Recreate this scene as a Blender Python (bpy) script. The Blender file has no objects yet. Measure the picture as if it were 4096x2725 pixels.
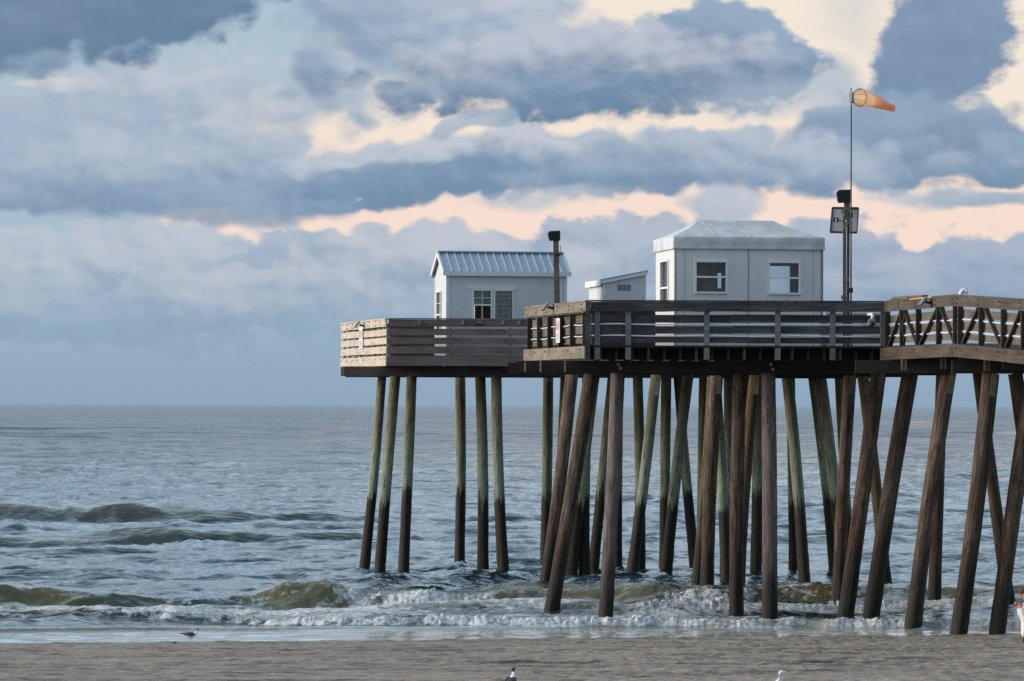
import bpy, bmesh, math, random
import numpy as np
from mathutils import Vector, Matrix
random.seed(7)
R = math.radians
F = 17066.7            # focal length in pixels of the 4096 px wide photograph (150 mm lens)
H = 5.2                # eye height above the sea
S_ = 0.0027            # slight camera roll
CX, CY = 2048.0, 1620.0
sc = bpy.context.scene
COL = sc.collection

# ------------------------------------------------------------------ helpers
def P(px, py, D):
    dx, dy = px-CX, CY-py
    return Vector(((dx-dy*S_)/F*D, D, H+(dx*S_+dy)/F*D))
def Dw(px, py, z=0.0):
    return (z-H)*F/((px-CX)*S_+(CY-py))
def srgb(r, g, b):
    f = lambda c: c/12.92 if c <= .04045 else ((c+.055)/1.055)**2.4
    return (f(r/255), f(g/255), f(b/255), 1)
def wl(o):
    v = Vector((0, 0, 0))
    while o is not None:
        v += o.location; o = o.parent
    return v
def tag(o, label=None, cat=None, group=None, kind=None):
    if label: o['label'] = label
    if cat: o['category'] = cat
    if group: o['group'] = group
    if kind: o['kind'] = kind
    return o
def thing(name, loc, label, cat, group=None):
    o = bpy.data.objects.new(name, None); COL.objects.link(o)
    o.empty_display_size = .2
    o.location = loc
    return tag(o, label, cat, group)

class MB:
    """collects shapes in world coordinates; build() links them as one mesh object"""
    def __init__(s): s.v = []; s.f = []; s.uv = []; s.mi = []; s.sm = []
    def face(s, idx, uv, mi=0, sm=False):
        s.f.append(idx); s.uv.append(uv); s.mi.append(mi); s.sm.append(sm)
    def hexa(s, c, mi=0, uo=None):
        """8 corners: bottom 4 (ccw) then top 4"""
        b = len(s.v); s.v += [tuple(p) for p in c]
        if uo is None: uo = (random.random()*50, random.random()*50)
        L = (Vector(c[1])-Vector(c[0])).length; W = (Vector(c[3])-Vector(c[0])).length; T = (Vector(c[4])-Vector(c[0])).length
        def q(ids, a, d, o=0): s.face([b+i for i in ids], [(uo[0], uo[1]+o), (uo[0]+a, uo[1]+o), (uo[0]+a, uo[1]+o+d), (uo[0], uo[1]+o+d)], mi)
        q((0, 3, 2, 1), W, L, 3); q((4, 5, 6, 7), L, W, 5); q((0, 1, 5, 4), L, T); q((2, 3, 7, 6), L, T, 7)
        q((1, 2, 6, 5), W, T, 9); q((3, 0, 4, 7), W, T, 11)
    def box(s, x0, x1, y0, y1, z0, z1, mi=0):
        s.hexa([(x0, y0, z0), (x1, y0, z0), (x1, y1, z0), (x0, y1, z0), (x0, y0, z1), (x1, y0, z1), (x1, y1, z1), (x0, y1, z1)], mi)
    def bar(s, A, B, n, t, z0, z1, dA=0, dB=0, off=0, mi=0, segs=1, jit=0.0):
        """board from A to B (xy), thickness t along outward normal n starting at off; z0..z1; dA,dB raise the ends"""
        A = Vector((A[0], A[1], 0)); B = Vector((B[0], B[1], 0)); n = Vector((n[0], n[1], 0))
        uo = (random.random()*50, random.random()*50)
        L = (B-A).length; rings = []
        for k in range(segs+1):
            u = k/segs; p = A.lerp(B, u); d = dA+(dB-dA)*u
            j = [random.uniform(-jit, jit) for _ in range(3)]
            i0 = p+n*(off+j[0]); i1 = p+n*(off+t+j[0])
            b = len(s.v)
            s.v += [(i0.x, i0.y, z0+d+j[1]), (i1.x, i1.y, z0+d+j[1]), (i1.x, i1.y, z1+d+j[2]), (i0.x, i0.y, z1+d+j[2])]
            rings.append((b, uo[0]+u*L))
        w = z1-z0
        vv = [uo[1], uo[1]+t, uo[1]+t+w, uo[1]+2*t+w, uo[1]+2*t+2*w]
        for k in range(segs):
            (b0, u0), (b1, u1) = rings[k], rings[k+1]
            for e in range(4):
                f = (e+1) % 4
                s.face([b0+e, b1+e, b1+f, b0+f], [(u0, vv[e]), (u1, vv[e]), (u1, vv[e+1]), (u0, vv[e+1])], mi)
        b = rings[0][0]; s.face([b+3, b+2, b+1, b], [(uo[0], vv[0]), (uo[0]+w, vv[0]), (uo[0]+w, vv[1]), (uo[0], vv[1])], mi)
        b = rings[-1][0]; s.face([b, b+1, b+2, b+3], [(uo[0], vv[0]), (uo[0]+w, vv[0]), (uo[0]+w, vv[1]), (uo[0], vv[1])], mi)
    def beam(s, p, q, w, h, up=(0, 0, 1), mi=0):
        p = Vector(p); q = Vector(q); d = (q-p).normalized(); up = Vector(up)
        sx = d.cross(up).normalized(); u = sx.cross(d).normalized()
        c = []
        for (a, b) in ((-1, -1), (1, -1)):
            pass
        a = sx*w/2; b = u*h/2
        s.hexa([p-a-b, q-a-b, q+a-b, p+a-b, p-a+b, q-a+b, q+a+b, p+a+b], mi)
    def tube(s, pts, r, n=10, mi=0, cap=True, rf=None, smooth=True):
        pts = [Vector(p) for p in pts]; rings = []; L = 0; uo = random.random()*40
        prev = None
        for i, p in enumerate(pts):
            d = (pts[min(i+1, len(pts)-1)]-pts[max(i-1, 0)]).normalized()
            a = Vector((0, 0, 1)) if abs(d.z) < .9 else Vector((1, 0, 0))
            if prev is not None: a = prev
            x = d.cross(a).normalized(); y = d.cross(x).normalized(); prev = -y if False else a
            rr = r if not isinstance(r, (list, tuple)) else r[i]
            if i: L += (p-pts[i-1]).length
            b = len(s.v)
            for k in range(n):
                t = 2*math.pi*k/n; q = rr*(rf(i, t) if rf else 1)
                s.v.append(tuple(p+x*math.cos(t)*q+y*math.sin(t)*q))
            rings.append((b, L, rr))
        for i in range(len(rings)-1):
            b0, l0, r0 = rings[i]; b1, l1, r1 = rings[i+1]
            for k in range(n):
                m = (k+1) % n; w = 2*math.pi*r0/n
                s.face([b0+k, b0+m, b1+m, b1+k], [(uo+l0, k*w), (uo+l0, k*w+w), (uo+l1, k*w+w), (uo+l1, k*w)], mi, smooth)
        if cap:
            b = rings[0][0]; s.face([b+k for k in reversed(range(n))], [(0, 0)]*n, mi)
            b = rings[-1][0]; s.face([b+k for k in range(n)], [(0, 0)]*n, mi)
    def build(s, name, mats, parent=None, label=None):
        if not isinstance(mats, (list, tuple)): mats = [mats]
        o0 = wl(parent) if parent else Vector((0, 0, 0))
        me = bpy.data.meshes.new(name)
        me.from_pydata([(x-o0.x, y-o0.y, z-o0.z) for x, y, z in s.v], [], s.f)
        ul = me.uv_layers.new(name='UVMap')
        flat = [c for uv in s.uv for p in uv for c in p]
        ul.data.foreach_set('uv', flat)
        me.polygons.foreach_set('material_index', s.mi)
        me.polygons.foreach_set('use_smooth', s.sm)
        for m in mats: me.materials.append(m)
        me.update()
        o = bpy.data.objects.new(name, me); COL.objects.link(o)
        if parent: o.parent = parent
        if label: o['label'] = label
        return o
    def solid(s, name, mats, loc, label, cat, group=None):
        """one mesh thing with its origin at loc"""
        loc = Vector(loc)
        s.v = [(x-loc.x, y-loc.y, z-loc.z) for x, y, z in s.v]
        o = s.build(name, mats); o.location = loc
        return tag(o, label, cat, group)

# ------------------------------------------------------------------ node helper
class NT:
    def __init__(s, tree): s.t = tree; s.n = tree.nodes; s.l = tree.links
    def new(s, typ, **kw):
        n = s.n.new(typ)
        for k, v in kw.items(): setattr(n, k, v)
        return n
    def put(s, sock, v):
        if v is None: return
        if isinstance(v, bpy.types.NodeSocket): s.l.new(v, sock)
        else:
            try: sock.default_value = v
            except Exception: sock.default_value = (v, v, v)
    def math(s, op, a, b=None, c=None, clamp=False):
        n = s.new('ShaderNodeMath', operation=op); n.use_clamp = clamp
        for i, v in enumerate((a, b, c)): s.put(n.inputs[i], v)
        return n.outputs[0]
    def vmath(s, op, a, b=None):
        n = s.new('ShaderNodeVectorMath', operation=op)
        s.put(n.inputs[0], a)
        if b is not None: s.put(n.inputs[1], b)
        return n.outputs[0]
    def noise(s, vec, scale, detail=4, rough=.5, dist=0, dim='3D', typ='FBM'):
        n = s.new('ShaderNodeTexNoise', noise_dimensions=dim); n.noise_type = typ
        s.put(n.inputs['Vector'], vec); n.inputs['Scale'].default_value = scale
        n.inputs['Detail'].default_value = detail; n.inputs['Roughness'].default_value = rough
        n.inputs['Distortion'].default_value = dist
        return n.outputs[0]
    def mapr(s, v, a, b, c=0, d=1, smooth=False):
        n = s.new('ShaderNodeMapRange'); n.interpolation_type = 'SMOOTHSTEP' if smooth else 'LINEAR'
        s.put(n.inputs[0], v)
        for i, k in enumerate((a, b, c, d)): s.put(n.inputs[i+1], k)
        return n.outputs[0]
    def mix(s, f, a, b):
        n = s.new('ShaderNodeMix', data_type='RGBA'); s.put(n.inputs[0], f); s.put(n.inputs[6], a); s.put(n.inputs[7], b)
        return n.outputs[2]
    def ramp(s, f, stops):
        n = s.new('ShaderNodeValToRGB'); s.put(n.inputs[0], f)
        e = n.color_ramp.elements
        while len(e) < len(stops): e.new(.5)
        for k, (p, c) in enumerate(stops): e[k].position = p; e[k].color = c
        return n.outputs[0]
    def mapping(s, vec, loc=(0, 0, 0), rot=(0, 0, 0), scale=(1, 1, 1), typ='POINT'):
        n = s.new('ShaderNodeMapping', vector_type=typ); s.put(n.inputs[0], vec)
        n.inputs[1].default_value = loc; n.inputs[2].default_value = rot; n.inputs[3].default_value = scale
        return n.outputs[0]
    def bump(s, h, strength=.5, dist=.02, normal=None):
        n = s.new('ShaderNodeBump'); s.put(n.inputs['Height'], h)
        n.inputs['Strength'].default_value = strength; n.inputs['Distance'].default_value = dist
        if normal is not None: s.put(n.inputs['Normal'], normal)
        return n.outputs[0]
def material(name):
    m = bpy.data.materials.new(name); m.use_nodes = True
    t = NT(m.node_tree); b = m.node_tree.nodes['Principled BSDF']
    return m, t, b
def g(v): return (v, v, v, 1)
def plain(name, col, rough=.6, metal=0, var=.12, bump=.0, spec=.4):
    m, t, b = material(name)
    tc = t.new('ShaderNodeTexCoord').outputs['Object']
    n = t.noise(tc, 3.5, 6, .6)
    lo = tuple(c*(1-var) for c in col[:3])+(1,); hi = tuple(min(1, c*(1+var)) for c in col[:3])+(1,)
    t.put(b.inputs['Base Color'], t.mix(t.mapr(n, .3, .7), lo, hi))
    b.inputs['Roughness'].default_value = rough; b.inputs['Metallic'].default_value = metal
    b.inputs['Specular IOR Level'].default_value = spec
    if bump: t.put(b.inputs['Normal'], t.bump(t.noise(tc, 60, 4, .6), bump, .005))
    return m

def wood(name, dark, mid, light, moss=None, rough=.8, stain=.5):
    """weathered board: grain runs along u of the board's own map"""
    m, t, b = material(name)
    uv = t.new('ShaderNodeUVMap').outputs[0]
    gr = t.noise(t.mapping(uv, scale=(1.2, 26, 1)), 1.0, 7, .65, .3)
    fine = t.noise(t.mapping(uv, scale=(4, 120, 1)), 1.0, 4, .6)
    big = t.noise(t.mapping(uv, scale=(.8, 2.2, 1)), 1.0, 5, .62)
    v = t.math('ADD', t.math('MULTIPLY', gr, .6), t.math('MULTIPLY', big, .55))
    v = t.math('ADD', v, t.math('MULTIPLY', fine, .15))
    c = t.ramp(v, [(.42, dark), (.62, mid), (.86, light)])
    # damp stains and knots belong to the timber itself
    st = t.mapr(t.noise(t.mapping(uv, scale=(2.3, 3.5, 1), loc=(7, 3, 0)), 1.0, 6, .7), .56, .7, 0, stain)
    c = t.mix(st, c, tuple(x*.35 for x in dark[:3])+(1,))
    vor = t.new('ShaderNodeTexVoronoi'); t.put(vor.inputs['Vector'], t.mapping(uv, scale=(1.3, 5.5, 1))); vor.inputs['Scale'].default_value = 1.0
    kn = t.mapr(vor.outputs['Distance'], .05, .1, .75, 0)
    c = t.mix(kn, c, tuple(x*.3 for x in dark[:3])+(1,))
    if moss:
        ms = t.mapr(t.noise(t.mapping(uv, scale=(1.1, 1.9, 1), loc=(3, 9, 0)), 1.0, 5, .6), .52, .72, 0, .6)
        c = t.mix(ms, c, moss)
    t.put(b.inputs['Base Color'], c); b.inputs['Roughness'].default_value = rough
    b.inputs['Specular IOR Level'].default_value = .25
    t.put(b.inputs['Normal'], t.bump(t.math('ADD', gr, fine), .55, .012))
    return m

M = {}
M['far_wood'] = wood('mauve_grey_timber', srgb(78, 68, 66), srgb(108, 95, 93), srgb(132, 118, 115), stain=.35)
M['sunlit'] = wood('sunlit_timber', srgb(136, 124, 110), srgb(192, 179, 161), srgb(218, 207, 190), stain=.75)  # for the sun-facing left edge: sunlight put into the timber colour
M['grey_wood'] = wood('grey_brown_timber', srgb(66, 60, 54), srgb(100, 91, 82), srgb(134, 123, 111), stain=.6)
M['brown_wood'] = wood('brown_timber', srgb(54, 48, 45), srgb(80, 71, 66), srgb(110, 99, 91), stain=.5)
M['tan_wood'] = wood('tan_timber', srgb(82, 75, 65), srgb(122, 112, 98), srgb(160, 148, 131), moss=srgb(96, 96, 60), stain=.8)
M['dark_wood'] = wood('shaded_dark_timber', srgb(30, 30, 31), srgb(62, 61, 64), srgb(104, 104, 108), moss=srgb(54, 58, 42), stain=.6)  # dark timber; shade of the front side is put into its colour
M['slate_wood'] = wood('slate_grey_timber', srgb(74, 74, 76), srgb(104, 104, 108), srgb(132, 133, 138), moss=srgb(92, 104, 92), stain=.4)
M['walk_wood'] = wood('walkway_timber', srgb(46, 41, 36), srgb(76, 69, 61), srgb(106, 97, 86), moss=srgb(84, 84, 58), stain=.6)
M['rim_wood'] = wood('rim_timber', srgb(42, 35, 31), srgb(74, 63, 56), srgb(108, 94, 84), stain=.5)
M['umber_wood'] = wood('umber_timber', srgb(36, 31, 27), srgb(62, 55, 48), srgb(96, 87, 76), moss=srgb(60, 60, 38), stain=.5)
M['creosote'] = wood('creosoted_timber', srgb(22, 20, 20), srgb(34, 31, 31), srgb(58, 53, 51), moss=srgb(48, 48, 30), stain=.6)
M['fresh'] = wood('fresh_orange_timber', srgb(150, 108, 76), srgb(184, 138, 100), srgb(206, 164, 126), stain=.15)
M['white_pipe'] = plain('white_plastic_pipe', srgb(214, 220, 226), .35, var=.08)
M['bolt'] = plain('rusted_bolt', srgb(58, 46, 42), .7, .3)
M['black'] = plain('black_housing', srgb(26, 27, 29), .5)
M['steel'] = plain('galvanised_steel', srgb(120, 126, 132), .45, .6)
M['darksteel'] = plain('dark_painted_pipe', srgb(56, 58, 66), .5, .2)
M['white'] = plain('white_plastic', srgb(226, 228, 230), .5, var=.06)
M['fascia'] = plain('white_trim_paint', srgb(222, 222, 222), .55, var=.06)
M['panel_back'] = plain('grey_panel_back', srgb(120, 124, 132), .5, .2)
M['panel_light'] = plain('pale_grey_panel', srgb(186, 188, 196), .5)
M['inner_panel'] = plain('brown_inner_panel', srgb(150, 128, 114), .9, var=.25)
M['seam'] = plain('pale_metal_rib', srgb(172, 188, 200), .4)
M['sign_red'] = plain('red_print', srgb(206, 112, 104), .6)
M['sign_grey'] = plain('grey_print', srgb(120, 120, 124), .6)
M['orange_bill'] = plain('orange_bill', srgb(224, 140, 44), .5)
M['blind'] = plain('pale_blind', srgb(206, 206, 198), .7)

def siding(name, col, pitch=.2, rough=.6):
    m, t, b = material(name)
    uv = t.new('ShaderNodeUVMap').outputs[0]
    sep = t.new('ShaderNodeSeparateXYZ'); t.put(sep.inputs[0], uv)
    fr = t.math('FRACT', t.math('DIVIDE', sep.outputs[0], pitch))
    groove = t.mapr(t.math('ABSOLUTE', t.math('SUBTRACT', fr, .5)), .0, .05, 1, 0)
    n = t.noise(t.mapping(uv, scale=(5, 1.2, 1)), 1.0, 6, .6)
    c = t.mix(t.mapr(n, .3, .75, 0, 1), tuple(x*.9 for x in col[:3])+(1,), col)
    rain = t.mapr(t.noise(t.mapping(uv, scale=(9, .7, 1)), 1.0, 5, .6), .55, .8, 0, .22)
    c = t.mix(rain, c, tuple(x*y for x, y in zip(col[:3], (.72, .72, .68)))+(1,))
    t.put(b.inputs['Base Color'], c); b.inputs['Roughness'].default_value = rough
    t.put(b.inputs['Normal'], t.bump(t.math('SUBTRACT', t.math('MULTIPLY', n, .12), groove), .5, .012))
    return m
M['siding'] = siding('grooved_white_siding', srgb(208, 211, 214), .3)
M['panel'] = siding('white_wall_panel', srgb(218, 218, 217), .92)
M['brown_inside'] = plain('brown_interior', srgb(168, 155, 146), .7)
M['pale_inside'] = plain('pale_interior', srgb(170, 170, 166), .7)

def roofmetal():
    m, t, b = material('ribbed_metal_roof')
    tc = t.new('ShaderNodeTexCoord').outputs['Object']
    n = t.noise(tc, 2.2, 6, .6)
    t.put(b.inputs['Base Color'], t.mix(n, srgb(126, 146, 162), srgb(162, 178, 190)))
    b.inputs['Roughness'].default_value = .35; b.inputs['Metallic'].default_value = .25
    return m
M['roof'] = roofmetal()
def canvas():
    m, t, b = material('white_canvas')
    tc = t.new('ShaderNodeTexCoord').outputs['Object']
    n = t.noise(tc, 2.5, 6, .6)
    w = t.noise(t.mapping(tc, rot=(0, .6, .4), scale=(2, 2, 7)), 1.0, 4, .5, 1.2)
    t.put(b.inputs['Base Color'], t.mix(t.mapr(n, .35, .7), srgb(172, 178, 180), srgb(208, 211, 212)))
    b.inputs['Roughness'].default_value = .75
    t.put(b.inputs['Normal'], t.bump(w, .22, .04))
    return m
M['canvas'] = canvas()
def glass():
    m, t, b = material('window_pane')
    out = m.node_tree.nodes['Material Output']
    tr = t.new('ShaderNodeBsdfTransparent'); tr.inputs[0].default_value = (.82, .86, .86, 1)
    gl = t.new('ShaderNodeBsdfGlossy'); gl.inputs[1].default_value = .05; gl.inputs[0].default_value = g(.9)
    mx = t.new('ShaderNodeMixShader'); fr_ = t.new('ShaderNodeFresnel'); fr_.inputs[0].default_value = 1.6; t.l.new(t.math('MULTIPLY_ADD', fr_.outputs[0], 1.0, -.02, clamp=True), mx.inputs[0])
    t.l.new(tr.outputs[0], mx.inputs[1]); t.l.new(gl.outputs[0], mx.inputs[2]); t.l.new(mx.outputs[0], out.inputs[0])
    return m
M['glass'] = glass()

def pile_mat(name, top, mid, kind):
    m, t, b = material(name)
    uv = t.new('ShaderNodeUVMap').outputs[0]
    pos = t.new('ShaderNodeNewGeometry').outputs['Position']
    sep = t.new('ShaderNodeSeparateXYZ'); t.put(sep.inputs[0], pos); z = sep.outputs[2]
    oi = t.new('ShaderNodeObjectInfo').outputs['Random']
    gr = t.noise(t.mapping(uv, scale=(1.2, 16, 1)), 1.0, 7, .68, .4)
    pat = t.noise(t.mapping(uv, scale=(.9, 3.2, 1)), 1.0, 5, .6)
    fing = t.noise(t.mapping(uv, scale=(1.0, 9, 1), loc=(5, 5, 0)), 1.0, 4, .6)
    fine = t.noise(t.mapping(uv, scale=(7, 60, 1)), 1.0, 4, .65)
    v = t.math('ADD', t.math('MULTIPLY', gr, .65), t.math('MULTIPLY', pat, .4))
    c1 = t.ramp(v, [(.32, top[0]), (.5, top[1]), (.72, top[2])])
    c2 = t.ramp(v, [(.32, mid[0]), (.5, mid[1]), (.75, mid[2])])
    zz = t.math('ADD', z, t.math('MULTIPLY', t.math('SUBTRACT', pat, .5), 2.2))
    zo = t.math('ADD', z, t.math('MULTIPLY', t.math('SUBTRACT', oi, .5), .5))
    if kind == 'green':
        f = t.mapr(zz, 3.2, 5.2, 1, 0)
        c = t.mix(f, c1, c2)
        zt = t.math('ADD', zo, t.math('MULTIPLY', t.math('SUBTRACT', fing, .5), 1.7))
        wet = t.mapr(zt, 2.28, 2.5, 1, 0)
    else:
        c = t.mix(t.mapr(zz, 2.0, 3.6, 1, 0), c1, c2)
        zt = t.math('ADD', zo, t.math('MULTIPLY', t.math('SUBTRACT', fing, .5), 2.6))
        wet = t.mapr(zt, .9, 2.0, 1, 0)
    dk = t.mix(t.mapr(gr, .35, .65), srgb(18, 15, 13), srgb(46, 38, 32))
    alg = t.mapr(t.math('ADD', z, t.math('MULTIPLY', fing, .8)), .9, 1.5, .75, 0)
    dk = t.mix(t.math('MULTIPLY', alg, t.mapr(fine, .4, .7)), dk, srgb(52, 54, 28))
    c = t.mix(wet, c, dk)
    c = t.mix(t.mapr(t.math('FRACT', t.math('MULTIPLY', oi, 7.3)), 0, 1, 0, .35), c, tuple(x*.35 for x in top[0][:3])+(1,))
    crk = t.mapr(t.noise(t.mapping(uv, scale=(1.3, 22, 1), loc=(2, 8, 0)), 1.0, 3, .5), .63, .68, 0, .75)
    c = t.mix(crk, c, tuple(x*.25 for x in top[0][:3])+(1,))
    t.put(b.inputs['Base Color'], c)
    t.put(b.inputs['Roughness'], t.mapr(wet, 0, 1, .85, .62))
    b.inputs['Specular IOR Level'].default_value = .3
    hh = t.math('ADD', t.math('MULTIPLY', gr, 1.0), t.math('ADD', t.math('MULTIPLY', fine, .5), t.math('MULTIPLY', pat, 1.2)))
    t.put(b.inputs['Normal'], t.bump(t.math('SUBTRACT', hh, crk), .9, .035))
    sc_ = t.mapr(t.noise(t.mapping(uv, scale=(2.2, 7, 1), loc=(9, 1, 0)), 1.0, 6, .7), .55, .63, 0, .55)
    t.put(b.inputs['Base Color'], t.mix(sc_, c, tuple(x*.55 for x in top[0][:3])+(1,)))
    return m
M['pile_green'] = pile_mat('green_stained_pile', [srgb(72, 66, 48), srgb(120, 112, 88), srgb(164, 155, 128)], [srgb(92, 102, 82), srgb(142, 152, 130), srgb(186, 192, 172)], 'green')
M['pile_brown'] = pile_mat('brown_weathered_pile', [srgb(38, 31, 26), srgb(94, 79, 68), srgb(158, 142, 126)], [srgb(34, 26, 21), srgb(82, 65, 54), srgb(138, 117, 100)], 'brown')
M['pile_grey'] = pile_mat('grey_weathered_pile', [srgb(72, 66, 64), srgb(124, 114, 110), srgb(166, 156, 150)], [srgb(60, 52, 50), srgb(112, 100, 96), srgb(156, 144, 138)], 'brown')
M['pile_olive'] = pile_mat('olive_weathered_pile', [srgb(60, 50, 34), srgb(98, 86, 60), srgb(134, 120, 90)], [srgb(56, 60, 44), srgb(88, 92, 68), srgb(120, 120, 92)], 'brown')

# ------------------------------------------------------------------ camera
cam = bpy.data.cameras.new('camera'); co = bpy.data.objects.new('camera', cam); COL.objects.link(co)
cam.sensor_width = 36; cam.lens = 150; cam.shift_y = (CY-1362.5)/4096; cam.clip_end = 60000; cam.clip_start = .5
co.matrix_world = Matrix(((1, -S_, 0, 0), (0, 0, -1, 0), (S_, 1, 0, H), (0, 0, 0, 1)))
sc.camera = co

# ------------------------------------------------------------------ light
SUN_AZ, SUN_EL = R(-91), R(14)     # azimuth from +Y towards +X
sd = Vector((math.sin(SUN_AZ)*math.cos(SUN_EL), math.cos(SUN_AZ)*math.cos(SUN_EL), math.sin(SUN_EL)))
sl = bpy.data.lights.new('sun', 'SUN'); sl.energy = 3.9; sl.angle = R(34); sl.color = (1, .88, .78)
so = bpy.data.objects.new('sun', sl); COL.objects.link(so); so.rotation_euler = sd.to_track_quat('Z', 'Y').to_euler(); so.location = (-40, 60, 40)
w = bpy.data.worlds.new("World"); sc.world = w; w.use_nodes = True
t = NT(w.node_tree); bg = w.node_tree.nodes['Background']; wout = w.node_tree.nodes['World Output']
def build_sky():
    d = t.new('ShaderNodeTexCoord').outputs['Generated']
    sep = t.new('ShaderNodeSeparateXYZ'); t.put(sep.inputs[0], d)
    az = t.math('ARCTAN2', sep.outputs[0], sep.outputs[1]); el = t.math('ARCSINE', sep.outputs[2])
    U = t.math('MULTIPLY_ADD', az, 9.821, 1.1785)
    V = t.math('MULTIPLY_ADD', el, -9.821, .932)
    cmb = t.new('ShaderNodeCombineXYZ'); t.put(cmb.inputs[0], U); t.put(cmb.inputs[1], V)
    p0 = cmb.outputs[0]
    nz = t.new('ShaderNodeTexNoise'); t.put(nz.inputs['Vector'], t.mapping(p0, scale=(1, 1.4, 1))); nz.inputs['Scale'].default_value = 4.0
    nz.inputs['Detail'].default_value = 5; nz.inputs['Roughness'].default_value = .52
    wv = t.vmath('MULTIPLY', t.vmath('SUBTRACT', nz.outputs['Color'], (.5, .5, .5)), (.22, .10, 0))
    p_all = t.vmath('ADD', p0, wv)
    def after(v, prev):
        # evaluate one cloud after the other (keeps the node stack small)
        if prev is None: return v
        n_ = t.new('ShaderNodeVectorMath', operation='MULTIPLY_ADD'); t.put(n_.inputs[0], prev); n_.inputs[1].default_value = (1e-6, 1e-6, 1e-6); t.put(n_.inputs[2], v)
        return n_.outputs[0]
    def blob(cx, cy, rx, ry, rot, prev):
        gdt = t.new('ShaderNodeTexGradient', gradient_type='SPHERICAL')
        mp = t.mapping(after(p_all, prev), (cx/1000, cy/1000, 0), (0, 0, R(rot)), (rx/1000, ry/1000, 1), 'TEXTURE')
        t.put(gdt.inputs[0], mp); return gdt.outputs['Fac'], mp
    # shared relief: the same field at two places, lit from the upper right
    q = t.mapping(p0, scale=(1, 1.5, 1)); q2 = t.vmath('ADD', q, (.020, -.036, 0))
    rel = t.math('MULTIPLY', t.math('SUBTRACT', t.noise(q, 3.6, 6, .52, .2), t.noise(q2, 3.6, 6, .52, .2)), 1.9)
    rel = t.math('MULTIPLY_ADD', t.math('SUBTRACT', t.noise(q, 10, 5, .55, .2), t.noise(q2, 10, 5, .55, .2)), .55, rel)
    vo = t.new('ShaderNodeTexVoronoi', feature='SMOOTH_F1'); vo.voronoi_dimensions = '2D'
    t.put(vo.inputs['Vector'], t.mapping(after(p_all, rel), scale=(1, 1.3, 1))); vo.inputs['Scale'].default_value = 13; vo.inputs['Smoothness'].default_value = .3
    n8 = t.math('SUBTRACT', t.noise(t.mapping(p0, scale=(1, 1.6, 1)), 7, 8, .62), .5)
    puff = t.math('ADD', t.math('MULTIPLY', n8, .62), t.math('MULTIPLY', t.math('SUBTRACT', .36, vo.outputs['Distance']), .30))
    wisp = t.math('MULTIPLY', n8, .85)
    # open sky behind: pale blue, cream high on the right, peach low down
    glow = None
    for c in ((1700, -60, 1000, 420, 0, 3.2), (850, 275, 420, 120, 0, 2.6), (1500, 300, 900, 80, 0, 3.0), (2330, 190, 420, 260, 0, 2.6), (1180, 490, 760, 90, 0, 4.0), (2150, 500, 620, 150, 0, 4.0), (560, 520, 230, 60, 0, 3.0), (190, 200, 190, 26, 2, 1.6), (1090, 0, 150, 50, 0, 1.5)):
        f, _ = blob(*c[:5], glow if glow is not None else puff); f = t.math('MULTIPLY', f, c[5]); glow = f if glow is None else t.math('MAXIMUM', glow, f)
    warm = t.mix(t.mapr(V, .22, .46), srgb(250, 237, 221), srgb(252, 228, 214))
    col = t.mix(t.mapr(glow, .1, .9, 0, 1, True), t.mix(t.mapr(V, 0, .5), srgb(178, 200, 214), srgb(172, 194, 212)), warm)
    L, M1, M2, D_, K = (199, 205, 217), (176, 191, 209), (152, 175, 199), (122, 148, 177), (104, 132, 162)
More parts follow.
